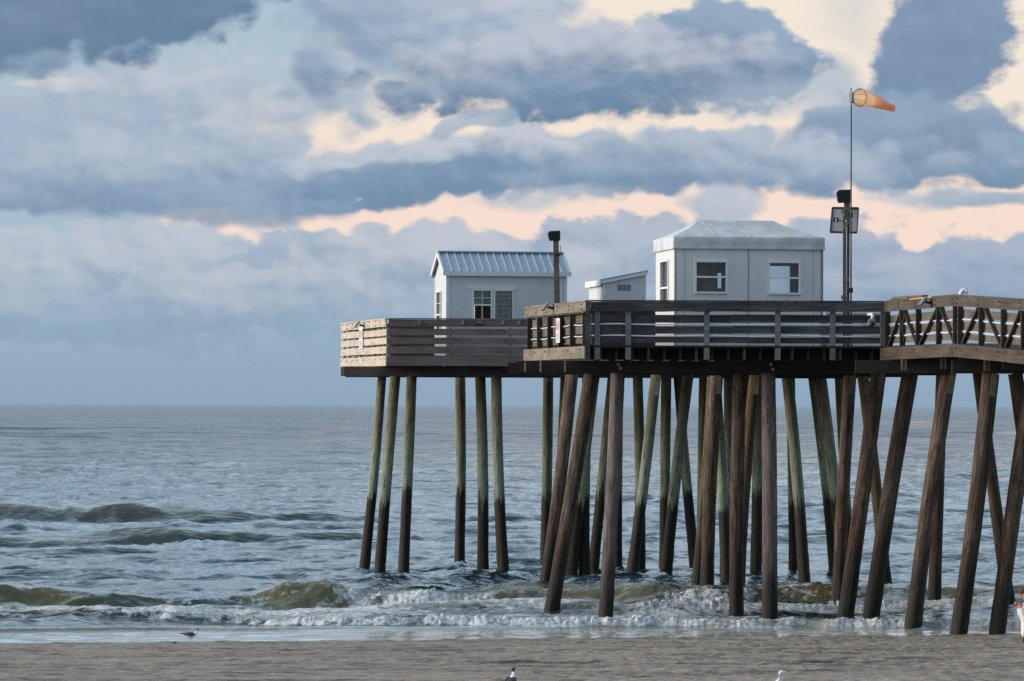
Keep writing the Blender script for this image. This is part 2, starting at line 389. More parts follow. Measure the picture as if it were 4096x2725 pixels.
    clouds = [(380, 250, 640, 170, 0, L, M2, .5, 0, .9), (80, 330, 420, 140, 0, M1, M2, .45, 0, .9), (900, 50, 330, 150, 5, M1, (140, 164, 190), .45, 0, 1), (760, 190, 190, 110, 20, L, M2, .4, 0, .8), (735, 165, 85, 75, 20, M2, D_, .5, 0, .8),
        (1880, 190, 170, 90, 20, M1, M1, .6, 1, .8), (1130, 50, 360, 130, 8, L, M2, .35, 0, 1), (1660, 130, 230, 150, 10, M2, D_, .16, 1, 1), (1330, 165, 560, 140, -2, (192, 199, 214), (108, 137, 167), .22, 0, 1), (1250, 215, 380, 60, 0, M2, (114, 142, 172), .4, 0, .7),
        (1930, 340, 560, 60, 0, M1, M2, .3, 1, .55), (2170, 110, 160, 330, 24, (136, 158, 186), (122, 147, 177), .22, 1, 1), (2080, 330, 430, 128, -4, (150, 172, 196), D_, .26, 0, 1), (2340, 370, 200, 80, -12, M2, D_, .25, 0, 1),
        (1500, 380, 860, 92, 0, (182, 195, 211), (128, 154, 183), .26, 0, 1), (980, 392, 500, 95, -3, L, (126, 153, 182), .2, 0, 1), (1080, 290, 110, 36, -20, M1, M2, .3, 0, .8), (800, 432, 520, 68, -4, (134, 160, 187), (116, 145, 175), .3, 0, 1), (1400, 418, 420, 36, -2, M2, D_, .35, 0, .8),
        (560, 330, 230, 60, 0, L, M2, .35, 0, .8), (300, 410, 500, 130, 0, (184, 197, 212), (138, 163, 190), .3, 0, 1), (480, 480, 420, 60, 0, M2, (128, 154, 183), .4, 0, .8), (100, 460, 300, 60, 0, M2, D_, .5, 0, .6),
        (150, 25, 620, 165, -9, (130, 151, 180), (104, 132, 162), .25, 0, 1), (110, 150, 130, 40, -10, M2, D_, .5, 0, .7), (1760, 235, 260, 70, 0, M1, M1, .6, 1, .6), (1960, 40, 160, 130, 20, L, M1, .8, 1, .4), (2240, 467, 240, 30, 0, M1, M2, .5, 1, .9), (2050, 455, 160, 24, 0, L, M1, .6, 1, .6), (1250, 456, 300, 28, -4, L, M1, .7, 1, .7), (1680, 478, 130, 60, 0, L, M1, .35, 0, .9),
        (300, 668, 640, 170, 0, (192, 202, 214), (142, 169, 194), .2, 0, 1), (2250, 674, 440, 150, 0, (172, 186, 206), (132, 160, 188), .14, 0, 1), (1880, 658, 420, 170, 0, (180, 191, 208), (134, 161, 189), .14, 0, 1), (690, 622, 230, 110, 0, M1, M2, .16, 0, 1), (1290, 582, 130, 84, 0, (158, 178, 201), M2, .14, 0, 1), (1450, 628, 380, 150, 0, (184, 194, 210), (136, 163, 190), .14, 0, 1),
        (1000, 642, 470, 150, 0, (196, 202, 214), (140, 166, 192), .14, 0, 1), (560, 705, 480, 100, 0, (190, 200, 213), (144, 170, 195), .18, 0, .9), (1200, 715, 420, 90, 0, (180, 192, 209), (142, 169, 194), .18, 0, .9), (150, 720, 420, 80, 0, M1, (146, 172, 196), .4, 0, .7), (900, 800, 500, 60, 0, (160, 183, 203), (146, 172, 196), .5, 0, .6), (1900, 740, 500, 70, 0, (160, 180, 203), (144, 170, 195), .4, 0, .7)]
    prev = glow
    for (cx, cy, rx, ry, rot, tc_, bc_, soft, ws_, al) in clouds:
        f, mp = blob(cx, cy, rx*1.16, ry*1.16, rot, prev)
        m_ = t.mapr(t.math('ADD', f, wisp if ws_ else puff), .17, .17+soft, 0, al, True)
        sp_ = t.new('ShaderNodeSeparateXYZ'); t.put(sp_.inputs[0], mp)
        sh_ = t.mapr(t.math('SUBTRACT', sp_.outputs[1], t.math('MULTIPLY', rel, 1.6)), -.75, .65, 0, 1, True)
        col = t.mix(m_, col, t.mix(sh_, srgb(*tc_), srgb(*bc_))); prev = m_
    col = t.mix(t.mapr(V, .66, .86, 0, .85, True), col, t.mix(t.mapr(V, .80, .93), srgb(148, 175, 198), srgb(140, 168, 193)))
    # away from the banks over the horizon the sky is one broken cloud sheet
    tn = t.math('ADD', t.math('MULTIPLY', t.math('SUBTRACT', t.noise(t.mapping(p0, scale=(1, 2, 1)), 1.3, 4, .5), .5), 1.6), .56)
    sheet = t.ramp(tn, [(0, srgb(112, 142, 168)), (.35, srgb(138, 166, 190)), (.65, srgb(174, 194, 210)), (1, srgb(216, 218, 222))])
    # the sheet is brightest over the sea, above the banks
    up = t.math('MULTIPLY', t.math('MULTIPLY', t.mapr(el, .085, .16, 0, 1, True), t.mapr(el, .45, 1.0, 1, .15, True)), t.mapr(sep.outputs[1], -.1, .5, .12, 1, True))
    up = t.math('MULTIPLY_ADD', up, 1.2, 1.06)
    win = t.math('MULTIPLY', t.mapr(t.math('ABSOLUTE', az), .17, .24, 1, 0), t.mapr(el, .12, .18, 1, 0))
    win = t.math('MULTIPLY', win, t.mapr(el, -.04, -.02, 0, 1))
    sky = t.new('ShaderNodeTexSky', sky_type='NISHITA'); sky.sun_disc = False
    sky.sun_elevation = SUN_EL; sky.sun_rotation = SUN_AZ
    t.put(bg.inputs[0], sky.outputs[0]); bg.inputs[1].default_value = .05
    b2 = t.new('ShaderNodeBackground'); t.put(b2.inputs[0], col)
    b3 = t.new('ShaderNodeBackground'); t.put(b3.inputs[0], sheet); t.put(b3.inputs[1], up)
    mw = t.new('ShaderNodeMixShader'); t.put(mw.inputs[0], win); t.l.new(b3.outputs[0], mw.inputs[1]); t.l.new(b2.outputs[0], mw.inputs[2])
    mx = t.new('ShaderNodeMixShader'); mx.inputs[0].default_value = .93
    t.l.new(bg.outputs[0], mx.inputs[1]); t.l.new(mw.outputs[0], mx.inputs[2]); t.l.new(mx.outputs[0], wout.inputs[0])
build_sky()
w.cycles.sampling_method = 'NONE'

# ------------------------------------------------------------------ numpy noise
_rng = np.random.RandomState(3); _T = _rng.rand(256, 256).astype(np.float32)
def vn(x, y, seed=0):
    x = x+seed*17.31; y = y+seed*9.77
    xi = np.floor(x).astype(np.int64); yi = np.floor(y).astype(np.int64)
    fx = (x-xi); fy = (y-yi); fx = fx*fx*fx*(fx*(fx*6-15)+10); fy = fy*fy*fy*(fy*(fy*6-15)+10)
    a = _T[xi & 255, yi & 255]; b = _T[(xi+1) & 255, yi & 255]; c = _T[xi & 255, (yi+1) & 255]; d = _T[(xi+1) & 255, (yi+1) & 255]
    return ((a*(1-fx)+b*fx)*(1-fy)+(c*(1-fx)+d*fx)*fy)*2-1
def fbm(x, y, o=4, seed=0, r=.5):
    s = 0; a = 1; n = 0
    for k in range(o):
        s = s+a*vn(x, y, seed+k*3); n += a; a *= r; x, y = x*1.93+y*.31, y*2.05-x*.27
    return s/n
def sst(a, b, v):
    u = np.clip((v-a)/(b-a), 0, 1); return u*u*(3-2*u)
def grid_mesh(name, X, Y, Z, mat, attrs=None):
    r, c = X.shape
    co_ = np.stack([X, Y, Z], -1).reshape(-1, 3).astype(np.float32)
    i = np.arange(r*c).reshape(r, c)
    q = np.stack([i[:-1, :-1], i[:-1, 1:], i[1:, 1:], i[1:, :-1]], -1).reshape(-1, 4)
    me = bpy.data.meshes.new(name); me.vertices.add(r*c); me.vertices.foreach_set('co', co_.ravel())
    n = len(q); me.loops.add(n*4); me.loops.foreach_set('vertex_index', q.ravel().astype(np.int32))
    me.polygons.add(n); me.polygons.foreach_set('loop_start', np.arange(0, n*4, 4, dtype=np.int32))
    me.polygons.foreach_set('use_smooth', np.ones(n, dtype=bool))
    for k, a in (attrs or {}).items():
        at = me.attributes.new(k, 'FLOAT', 'POINT'); at.data.foreach_set('value', a.reshape(-1).astype(np.float32))
    me.update(calc_edges=True); me.materials.append(mat)
    o = bpy.data.objects.new(name, me); COL.objects.link(o)
    return o
def shore(x): return 94.75+.205*np.clip(x, -40, 40)
def sand_z(x, y):
    d = shore(x)-y
    return np.where(d > 0, d*.021, d*.035)

# ------------------------------------------------------------------ sea
def build_sea():
    Ds = list(np.arange(86, 96, .09))+list(np.arange(96, 113, .05)); D = 113.0
    while D < 3000: Ds.append(D); D += max(.1, .22*D*D/22188)
    while D < 40000: Ds.append(D); D *= 1.25
    D = np.array(Ds)
    s = np.concatenate([-np.geomspace(1.6, .128, 50), np.arange(-.127, .127, .00027), np.geomspace(.128, 1.6, 50)])
    Y, S = np.meshgrid(D, s, indexing='ij'); X = S*Y
    dy = np.gradient(D)[:, None]
    PX = CX+X/Y*F
    Z = np.zeros_like(X)
    yw = Y-.12*X
    depth = sst(-.5, 9, Y-shore(X)); calm = .035+.965*sst(4, 12, Y-shore(X))
    for lam, lx, a, sd_ in ((.35, .40, .024, 1), (.7, .8, .078, 2), (1.3, 1.6, .155, 3), (2.6, 3.6, .205, 4), (5.5, 10, .17, 5), (13, 28, .24, 6), (34, 80, .55, 7)):
        fade = np.clip(lam/(1.3*dy)-.3, 0, 1)
        if fade.max() <= 0: continue
        wxx = X/lx+.5*vn(X/lx*.5, yw/lam*.4, sd_+20); wy = yw/lam+.5*vn(X/lx*.7, yw/lam*.4, sd_+30)
        n = vn(wxx, wy, sd_); n = .45*n+.55*(.78-2.3*np.abs(vn(wxx*.83+wy*.35, wy*1.0-wxx*.3, sd_+11)))
        n = n-n.mean()
        patch = .55+.75*np.abs(vn(X/9, yw/16, sd_+50))+.3*vn(X/40, yw/90, sd_+70)
        Z += a*n*fade*calm*(patch if lam < 5 else 1)
    Z -= .05*sst(6, 16, Y-shore(X))
    foam = np.zeros_like(X); silt = np.zeros_like(X); lump = np.zeros_like(X)
    ip = lambda pts: np.interp(PX, [p_[0] for p_ in pts], [p_[1] for p_ in pts])
    def wave(yc, h, front, back):
        tt = Y-yc
        return h*np.where(tt < 0, np.exp(-(np.abs(tt)/front)**2.2), np.exp(-(tt/back)**2)), tt
    # distant rollers on the left
    wob = 1.2*fbm(X/9, Y*0, 3, 8)
    z, tt = wave(199+.10*X+wob, ip([(0, .95), (520, .92), (900, .66), (1300, .46), (1800, .26), (4096, .2)]), 1.25, 6); Z += z
    silt = np.maximum(silt, np.clip(z*.7, 0, 1))
    z, tt = wave(164.5+.12*X+wob, ip([(0, .48), (400, .55), (900, .56), (1400, .46), (2100, .3), (3000, .2), (3500, .25), (4096, .25)]), .9, 4); Z += z
    silt = np.maximum(silt, np.clip(z*.7, 0, 1))
    z, tt = wave(141+.05*X+wob, ip([(0, .12), (1000, .12), (1400, .18), (2300, .1), (4096, .1)]), 1.0, 4); Z += z
    # the breaker
    hC = ip([(-900, .3), (0, .52), (200, .50), (420, .30), (800, .25), (1000, .34), (1130, .58), (1250, .54), (1400, .44), (1700, .40), (1900, .42), (2060, .52), (2250, .60), (2700, .60), (2880, .50), (3300, .48), (3700, .42), (4096, .40), (5000, .3)])
    ycC = 109.0+.10*X+.6*vn(X/3.1, X*0, 5)+.15*vn(X/.8, X*0, 6)
    hC = hC*(1+.10*vn(X/1.3, X*0, 9))
    z, tC = wave(ycC, hC, .62, 3.2); Z += z
    face = (tC < .25)*sst(-1.0, -.35, tC)
    silt = np.maximum(silt, sst(1.6, -.3, np.abs(tC+.3)-.5)*sst(.2, .5, hC)*.95)
    fC = ip([(0, .35), (90, .15), (500, .25), (900, .3), (1250, .25), (1370, .95), (1750, 1), (1980, .75), (2030, .2), (2550, .1), (2640, .85), (2900, .8), (3050, .3), (3400, .35), (4096, .3)])
    toe = np.exp(-((tC+.55)/.38)**2)
    up = np.where(np.isin(np.floor(PX/1e5), [0]), 1, 0)
    big = ip([(1300, 0), (1400, .7), (1800, .7), (2000, .4), (2040, 0), (4096, 0)])
    f = fC*toe*(.8+.6*vn(X/.5, Y/.4, 12))+big*.75*face*sst(.1, -.3, tC)*(.55+.8*fbm(X/.35, Y/.3, 3, 14))
    foam += f; lump += f
    lip = np.exp(-((tC-.15)/.22)**2)*(.40+.6*fbm(X/.5, Y/.3, 3, 15))*sst(.25, .5, hC); foam += lip*.9
    # second small wave before it
    hS = ip([(0, .05), (900, .12), (1300, .20), (2000, .22), (2600, .18), (2900, .14), (4096, .14)])
    z, tS = wave(105.9+.04*X+.5*vn(X/2.3, X*0, 16), hS, .45, 1.2); Z += z
    silt = np.maximum(silt, sst(.9, 0, np.abs(tS))*.8)
    foam += np.exp(-((tS-.05)/.3)**2)*(.5+.5*fbm(X/.6, Y/.4, 3, 17))
    fr = ip([(2500, 0), (2640, 1.2), (2950, 1.0), (3010, .2), (3300, .5), (4096, .55)]); q_ = fr*np.exp(-((tS+.25)/.55)**2)*(.7+.6*fbm(X/.4, Y/.4, 3, 18)); foam += q_; lump += q_*1.3
    # foam bore rolling in
    yB = ip([(-900, 103), (0, 102.6), (900, 101.9), (1300, 100.5), (2300, 100.1), (3300, 99.7), (4096, 99.3), (5000, 99.2)])+.35*vn(X/1.7, X*0, 19)+.12*vn(X/.5, X*0, 20)
    hB = ip([(0, .13), (1000, .11), (1300, .12), (2300, .13), (3300, .15), (4096, .14)])
    z, tB = wave(yB, hB, .16, 1.1); Z += z
    vB = .62+.38*sst(900, 2300, PX)+.45*fbm(X/1.9, X*0+3, 3, 41); q_ = sst(-.45, -.15, tB)*np.exp(-(np.clip(tB, 0, 9)/.75)**2)*(.80+.8*fbm(X/.40, Y/.45, 4, 21))*np.clip(vB, .2, 1.1); foam += q_; lump += q_*.8
    behind = sst(.3, 1.2, tB)*sst(-.6, -1.6, tC)
    foam += behind*(.42+.55*fbm(X/1.6, Y/.7, 4, 22))
    # last low ripple with a dark front on the left
    y2 = shore(X)+4.6+.4*vn(X/2.0, X*0, 23)
    h2 = ip([(-500, .09), (0, .10), (700, .09), (1400, .06), (2200, .03), (2600, 0), (5000, 0)])
    z, t2 = wave(y2, h2, .14, .8); Z += z; silt = np.maximum(silt, sst(.3, 0, np.abs(t2+.1))*.7*(h2 > .04))
    foam += np.exp(-((t2-.12)/.14)**2)*(h2 > .02)*(.8+.5*vn(X/.4, Y, 24))
    foam += ip([(0, .5), (700, .4), (1200, .9), (2300, .9), (2500, 0), (4096, 0)])*np.exp(-((t2-.7)/.5)**2)*(.5+.7*fbm(X/.4, Y/.3, 3, 27))
    # foam line along the edge of the swash
    foam += .55*np.exp(-((Y-shore(X)-.25-.2*vn(X/1.4, X*0, 25))/.10)**2)*(.5+.8*vn(X/.8, Y/.3, 26))
    # foam around the wave face: streaks drawn up the wave
    foam += .35*face*sst(.2, .5, hC)*np.clip(fbm(X/.5-Y*.4, Y/2.2, 4, 28)*2-.1, 0, 1)
    foam = np.clip(foam, 0, 1.3)
    lm = np.clip(lump, 0, 1)
    Z += lm*(.085*np.abs(vn(X/.17, Y/.15, 31))+.07*np.abs(vn(X/.07, Y/.06, 32))+.08*np.abs(vn(X/.55, Y/.4, 33)))
    Z += np.clip(foam, 0, 1)*(1-lm)*.012*vn(X/.12, Y/.12, 34)
    shallow = (1-sst(2.5, 6.5, Y-shore(X)))
    Z += shallow*(.010*vn(X/1.1, Y/.22, 71)+.006*vn(X/.4, Y/.1, 72))
    foam += shallow*np.clip(fbm(X/2.2, Y/.22, 4, 73)*1.1+.05, 0, .6)
    silt = np.clip(silt+.25*(1-sst(8, 30, Y-shore(X))), 0, 1)
    m, t, b = material('sea_water')
    at = lambda n_: (lambda a: (setattr(a, 'attribute_name', n_), a.outputs['Fac'])[1])(t.new('ShaderNodeAttribute'))
    fo, si, sh = at('foam'), at('silt'), at('shallow')
    pos = t.new('ShaderNodeNewGeometry').outputs['Position']
    fn = t.noise(t.mapping(pos, scale=(1, 1.3, 1)), 4.0, 6, .60, .8)
    fm = t.mapr(t.math('ADD', fo, t.math('MULTIPLY', t.math('SUBTRACT', fn, .5), 1.9)), .36, .80, 0, 1)
    body = t.mix(si, srgb(20, 50, 62), srgb(90, 87, 62))
    body = t.mix(sh, body, srgb(162, 162, 158))
    fcol = t.mix(t.mapr(t.noise(pos, 9, 6, .7), .36, .64), srgb(156, 162, 164), srgb(226, 230, 232))
    t.put(b.inputs['Base Color'], t.mix(fm, body, fcol))
    t.put(b.inputs['Roughness'], t.mapr(fm, 0, 1, .07, .75))
    b.inputs['IOR'].default_value = 1.333; b.inputs['Specular IOR Level'].default_value = .5
    w1 = t.noise(t.mapping(pos, rot=(0, 0, .10), scale=(.9, 1.0, 1)), 3.2, 5, .62, .5)
    w2 = t.noise(t.mapping(pos, rot=(0, 0, -.08), scale=(.8, 1.0, 1)), .6, 6, .62, .4)
    w3 = t.noise(t.mapping(pos, rot=(0, 0, .05), scale=(.6, 1.0, 1)), .08, 6, .6, .3)
    hw = t.math('ADD', t.math('MULTIPLY', w1, .12), t.math('ADD', t.math('MULTIPLY', w2, .6), t.math('MULTIPLY', w3, 5.0)))
    bmp = t.new('ShaderNodeBump'); t.put(bmp.inputs['Height'], hw); bmp.inputs['Distance'].default_value = 1.5
    sy_ = t.new('ShaderNodeSeparateXYZ'); t.put(sy_.inputs[0], pos)
    t.put(bmp.inputs['Strength'], t.math('MULTIPLY', t.mapr(sy_.outputs[1], 180, 900, .20, 1.0), t.mapr(sh, 0, 1, 1, .12)))
    fb = t.bump(t.noise(pos, 22, 5, .65), .6, .04)
    mxn = t.new('ShaderNodeMix', data_type='VECTOR'); t.put(mxn.inputs[0], fm); t.put(mxn.inputs[4], bmp.outputs[0]); t.put(mxn.inputs[5], fb)
    t.put(b.inputs['Normal'], mxn.outputs[1])
    o = grid_mesh('sea', X, Y, Z, m, {'foam': foam, 'silt': silt, 'shallow': shallow})
    tag(o, kind='structure')
build_sea()

# ------------------------------------------------------------------ beach
def build_sand():
    ys = np.concatenate([np.linspace(-30, 62, 40), np.arange(62.5, 99, .045), np.linspace(99.5, 140, 20)])
    xs = np.concatenate([-np.geomspace(160, 13.6, 30), np.arange(-13.5, 13.5, .07), np.geomspace(13.6, 160, 30)])
    Y, X = np.meshgrid(ys, xs, indexing='ij')
    Z = sand_z(X, Y)
    k = sst(0.2, 1.6, shore(X)-Y)
    Z += k*.03*fbm(X/6, Y/1.1, 4, 60)+k*.035*(.5-np.abs(fbm(X/2.6, Y/.30, 4, 61)))+k*.014*fbm(X/.35, Y/.12, 3, 66)
    # ruts left by vehicles along the beach
    r = 0
    for yc, wd, dp in ((92.2, .15, .03), (88.3, .2, .045), (87.1, .2, .04), (84.6, .25, .05), (82.9, .22, .05), (80.4, .2, .05), (78.8, .2, .05), (76.2, .25, .05), (73.0, .3, .05), (71, .3, .05)):
        c = yc+.02*X+.25*vn(X/9, X*0, int(yc))
        d = Y-c
        r = r-dp*np.exp(-(d/wd)**2)*(.7+.4*vn(X/.3, Y*0, int(yc)+1))+dp*.7*np.exp(-((d-wd*1.6)/(wd*.7))**2)
    Z += k*r
    # clods and footprints, more of them on the right
    rt = sst(-2, 4, X)
    Z += k*(.022+.02*rt)*np.clip(fbm(X/.20, Y/.16, 3, 62)-.08, 0, 1)*1.6
    Z -= k*.04*np.clip(vn(X/.30, Y/.26, 63)-.45, 0, 1)*(.4+rt)
    Z += .10*np.exp(-((shore(X)-Y-.55)/.35)**2)*np.clip(fbm(X/.7, Y/.3, 3, 64)-.12, 0, 1)
    wet = 1-sst(.1, 1.5, shore(X)-Y+.3*vn(X/1.5, Y, 65))
    m, t, b = material('beach_sand')
    a = t.new('ShaderNodeAttribute'); a.attribute_name = 'wet'; wt = a.outputs['Fac']
    pos = t.new('ShaderNodeNewGeometry').outputs['Position']
    n1 = t.noise(t.mapping(pos, scale=(.30, 2.2, 1)), 1.0, 8, .7)
    n2 = t.noise(t.mapping(pos, scale=(1, 3.2, 1)), 2.2, 8, .72)
    n3 = t.noise(pos, 55, 4, .7)
    v = t.math('ADD', t.math('MULTIPLY', n1, .5), t.math('ADD', t.math('MULTIPLY', n2, .45), t.math('MULTIPLY', n3, .2)))
    c = t.ramp(v, [(.45, srgb(70, 64, 58)), (.52, srgb(124, 114, 104)), (.58, srgb(154, 143, 132)), (.76, srgb(176, 164, 152))])
    ln = t.noise(t.mapping(pos, scale=(.5, 6.5, 1), rot=(0, 0, .02)), 1.0, 6, .62)
    c = t.mix(t.mapr(ln, .56, .62, 0, .6), c, srgb(66, 62, 58))  # darker sand streaks, with the shade of hollows put into the colour
    c = t.mix(t.mapr(wt, 0, 1, 0, .55), c, srgb(92, 84, 76))
    t.put(b.inputs['Base Color'], c); t.put(b.inputs['Roughness'], t.mapr(wt, 0, 1, .95, .4))
    b.inputs['Specular IOR Level'].default_value = .25
    t.put(b.inputs['Normal'], t.bump(t.math('ADD', n2, t.math('MULTIPLY', n3, .5)), .8, .05))
    tag(grid_mesh('beach', X, Y, Z, m, {'wet': wet}), kind='structure')
build_sand()
def ground(x, y): return float(sand_z(np.array(x), np.array(y)))

# ------------------------------------------------------------------ the pier
A = Vector((0.42, 107.0)); B = Vector((1.83, 100.0)); C = Vector((8.77, 100.0)); D1 = Vector((9.94, 95.0)); E = Vector((11.02, 91.6)); E2 = Vector((12.6, 86.6))
FA = Vector((-5.34, 135.0)); FB = Vector((-3.67, 127.0)); FC = Vector((10.6, 127.0)); FD = Vector((10.6, 135.0))
pier = thing('fishing_pier', (5, 112, 0), 'long weathered timber fishing pier on many leaning piles reaching into the surf', 'pier')
def nrm(a, b):
    d = (b-a).normalized(); return Vector((d.y, -d.x))      # outward when walking with the deck on the left
def lerp2(a, b, u): return (a[0]+(b[0]-a[0])*u, a[1]+(b[1]-a[1])*u)

def rail_run(a, b, style, mat, posts, dA=0, dB=0, topz=None, slats=(), rim=None, rimmat=None, label=None, bolts=True, postz=None, diag=False, postmat=None, postw=.045, postd=.13, slatmat=None, pipes=True, cap=.10):
    """style 'near': posts outside, slats inside; 'far': slats outside"""
    n = nrm(a, b); L = (b-a).length; segs = max(2, int(L/.8)); u = (b-a).normalized()
    top = MB()
    top.bar(a, b, n, .045, topz[0], topz[1], dA, dB, .065 if style == 'near' else .05, segs=segs, jit=.004)
    nc = max(1, int(L/2.4))
    for k in range(nc):
        p, q = lerp2(a, b, k/nc), lerp2(a, b, (k+1)/nc-.001)
        top.bar(p, q, n, .04+cap, topz[1]+.002, topz[1]+.04, dA+(dB-dA)*k/nc+random.uniform(-.003, .006), dA+(dB-dA)*(k+1)/nc, -.02, segs=2, jit=.003)
    run = top.build('railing', mat, pier, label)
    sl_ = MB()
    for (z0, z1) in slats:
        np_ = max(1, round(L/3.6)); cuts = [0]+[k/np_+random.uniform(-.05, .05) for k in range(1, np_)]+[1]
        for k in range(np_):
            p, q = lerp2(a, b, cuts[k]+.0002), lerp2(a, b, cuts[k+1]-.0002)
            j = random.uniform(-.008, .008)
            sl_.bar(p, q, n, .03, z0+j, z1+j, dA+(dB-dA)*cuts[k], dA+(dB-dA)*cuts[k+1], -.07 if style == 'near' else .05, segs=4, jit=.004)
    sl_.build('slats', slatmat or mat, run)
    for pu in posts:
        p = lerp2(a, b, pu); d = dA+(dB-dA)*pu; m_ = MB()
        h = postw/2/L
        if style == 'near':
            m_.bar(lerp2(a, b, pu-h), lerp2(a, b, pu+h), n, postd, postz[0], postz[1], d, d, -.07+.031)
        else:
            m_.bar(lerp2(a, b, pu-h), lerp2(a, b, pu+h), n, -.10, postz[0], postz[1], d, d, .048)
        m_.build('post', postmat or mat, run)
    if diag:
        for k in range(len(posts)-1):
            u0, u1 = posts[k], posts[k+1]
            if k % 2 == 0: s0, s1 = u0+.012, u1-.02       # foot near the left post, head near the right one
            else: s0, s1 = u1-.012, u0+.02
            m_ = MB()
            p = Vector((*lerp2(a, b, s0), postz[0]+dA+(dB-dA)*s0)); q = Vector((*lerp2(a, b, s1), postz[1]+dA+(dB-dA)*s1))
            nn = Vector((n.x, n.y, 0)); m_.beam(p+nn*.0, q+nn*.0, .115, .04, up=nn.cross((q-p).normalized()))
            m_.build('brace', postmat or mat, run)
    if rim:
        r_ = MB(); nr = max(1, round(L/3.4)); 
        for k in range(nr):
            r_.bar(lerp2(a, b, k/nr), lerp2(a, b, (k+1)/nr-.0008), n, .045, rim[0], rim[1], dA+(dB-dA)*k/nr, dA+(dB-dA)*(k+1)/nr, .095 if style == 'near' else .05, segs=3, jit=.004)
        r_.build('rim_board', rimmat or mat, run)
    if pipes:
        for pz in pipes:
            pp = MB(); pts = []
            for k in range(13):
                q = lerp2(a, b, .005+.99*k/12); pts.append((q[0]+n.x*-.015, q[1]+n.y*-.015, pz+dA+(dB-dA)*k/12+.012*math.sin(k*1.7)))
            pp.tube(pts, .017, 8); pp.build('pipe', M['white_pipe'], run)
    if bolts:
        o_ = .112 if style == 'near' else .097
        spots = [((topz[0]+topz[1])/2+dz, o_) for dz in (.06, -.05)]
        if rim: spots.append(((rim[0]+rim[1])/2+.06, .142 if style == 'near' else .097))
        for pu in posts:
            for zc, oo in spots:
                bl = MB(); p = lerp2(a, b, min(.995, max(.005, pu+random.uniform(-.004, .004)))); z_ = zc+dA+(dB-dA)*pu
                bl.tube([(p[0]+n.x*oo, p[1]+n.y*oo, z_), (p[0]+n.x*(oo+.02), p[1]+n.y*(oo+.02), z_)], .018, 6)
                bl.build('bolt', M['bolt'], run)
    return run
NS = ((7.145, 7.327), (6.88, 7.063), (6.66, 6.80))
NP = dict(topz=(7.40, 7.62), slats=NS, postz=(6.56, 7.40))
pl = [.035]+[.035+k*.186 for k in range(1, 6)]
rail_run(A, B, 'near', M['tan_wood'], [.03, .2, .375, .555, .74, .94], rim=(6.30, 6.585), rimmat=M['tan_wood'], label='tan slatted railing on the left edge of the near platform', pipes=(7.10, 6.83), postmat=M['umber_wood'], slatmat=M['grey_wood'], **NP)  # lighter boards than the front run: sunlight put into the colour
fp = [(x-2360)/1185 for x in (2388, 2512, 2826, 3110, 3330, 3532)]
NPF = dict(NP); NPF['postz'] = (6.27, 7.40)
rail_run(B, C, 'near', M['dark_wood'], fp, pipes=(7.10, 6.83), postw=.13, postd=.09, postmat=M['slate_wood'], label='dark railing across the front of the near platform', **NPF)
nd = 4
def upx(a, b, px):
    lo, hi = 0.0, 1.0
    for _ in range(40):
        u = (lo+hi)/2; q = lerp2(a, b, u)
        if CX+F*q[0]/q[1] < px: lo = u
        else: hi = u
    return lo
rail_run(C, D1, 'near', M['walk_wood'], [upx(C, D1, q) for q in (3553, 3613, 3677, 3759, 3826)], rim=(6.27, 6.56), rimmat=M['rim_wood'], diag=True, pipes=(7.10, 6.83), label='railing with slanting braces rising to the bend', dA=0, dB=.03, slatmat=M['grey_wood'], postmat=M['umber_wood'], **NP)
rail_run(D1, E2, 'near', M['walk_wood'], [upx(D1, E2, q) for q in (3845, 3929, 4018, 4098, 4180, 4262)], rim=(6.27, 6.56), rimmat=M['rim_wood'], diag=True, pipes=(7.10, 6.83), label='braced railing sloping down towards the shore', dA=.03, dB=-.42, slatmat=M['grey_wood'], postmat=M['umber_wood'], **NP)
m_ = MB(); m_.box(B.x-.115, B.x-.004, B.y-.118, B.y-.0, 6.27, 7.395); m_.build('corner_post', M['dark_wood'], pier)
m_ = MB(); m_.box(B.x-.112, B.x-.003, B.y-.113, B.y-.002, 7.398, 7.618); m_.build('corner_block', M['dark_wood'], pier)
# the railing along the back of the near platform
rail_run(Vector((4.6, 107.4)), A+Vector((0, .15)), 'near', M['dark_wood'], [.02, .35, .68, .97], pipes=False, bolts=False, **NP)
FS = ((7.258, 7.450), (7.005, 7.20), (6.725, 6.935))
FP = dict(topz=(7.52, 7.73), slats=FS, postz=(6.36, 7.50), rim=(6.353, 6.65))
rail_run(FA, FB, 'far', M['sunlit'], [.03, .15, .28, .4, .53, .66, .79, .9, .985], pipes=False, label='pale slatted railing on the left edge of the far platform', **FP)
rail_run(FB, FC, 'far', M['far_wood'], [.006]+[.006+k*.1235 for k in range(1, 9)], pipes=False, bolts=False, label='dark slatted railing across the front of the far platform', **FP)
rail_run(FC, FD, 'far', M['brown_wood'], [.02, .25, .5, .75, .98], pipes=False, bolts=False, **FP)
rail_run(FD, FA, 'far', M['brown_wood'], [.006]+[.006+k*.11 for k in range(1, 10)], pipes=False, bolts=False, **FP)
# small metal brackets on the far front rail
for px in (1677, 1851, 2010, 2075):
    b_ = MB(); p = P(px, 1291, 126.9); b_.box(p.x-.045, p.x+.045, 126.84, 126.9, p.z-.07, p.z+.06); b_.build('bracket', M['panel_back'], pier)

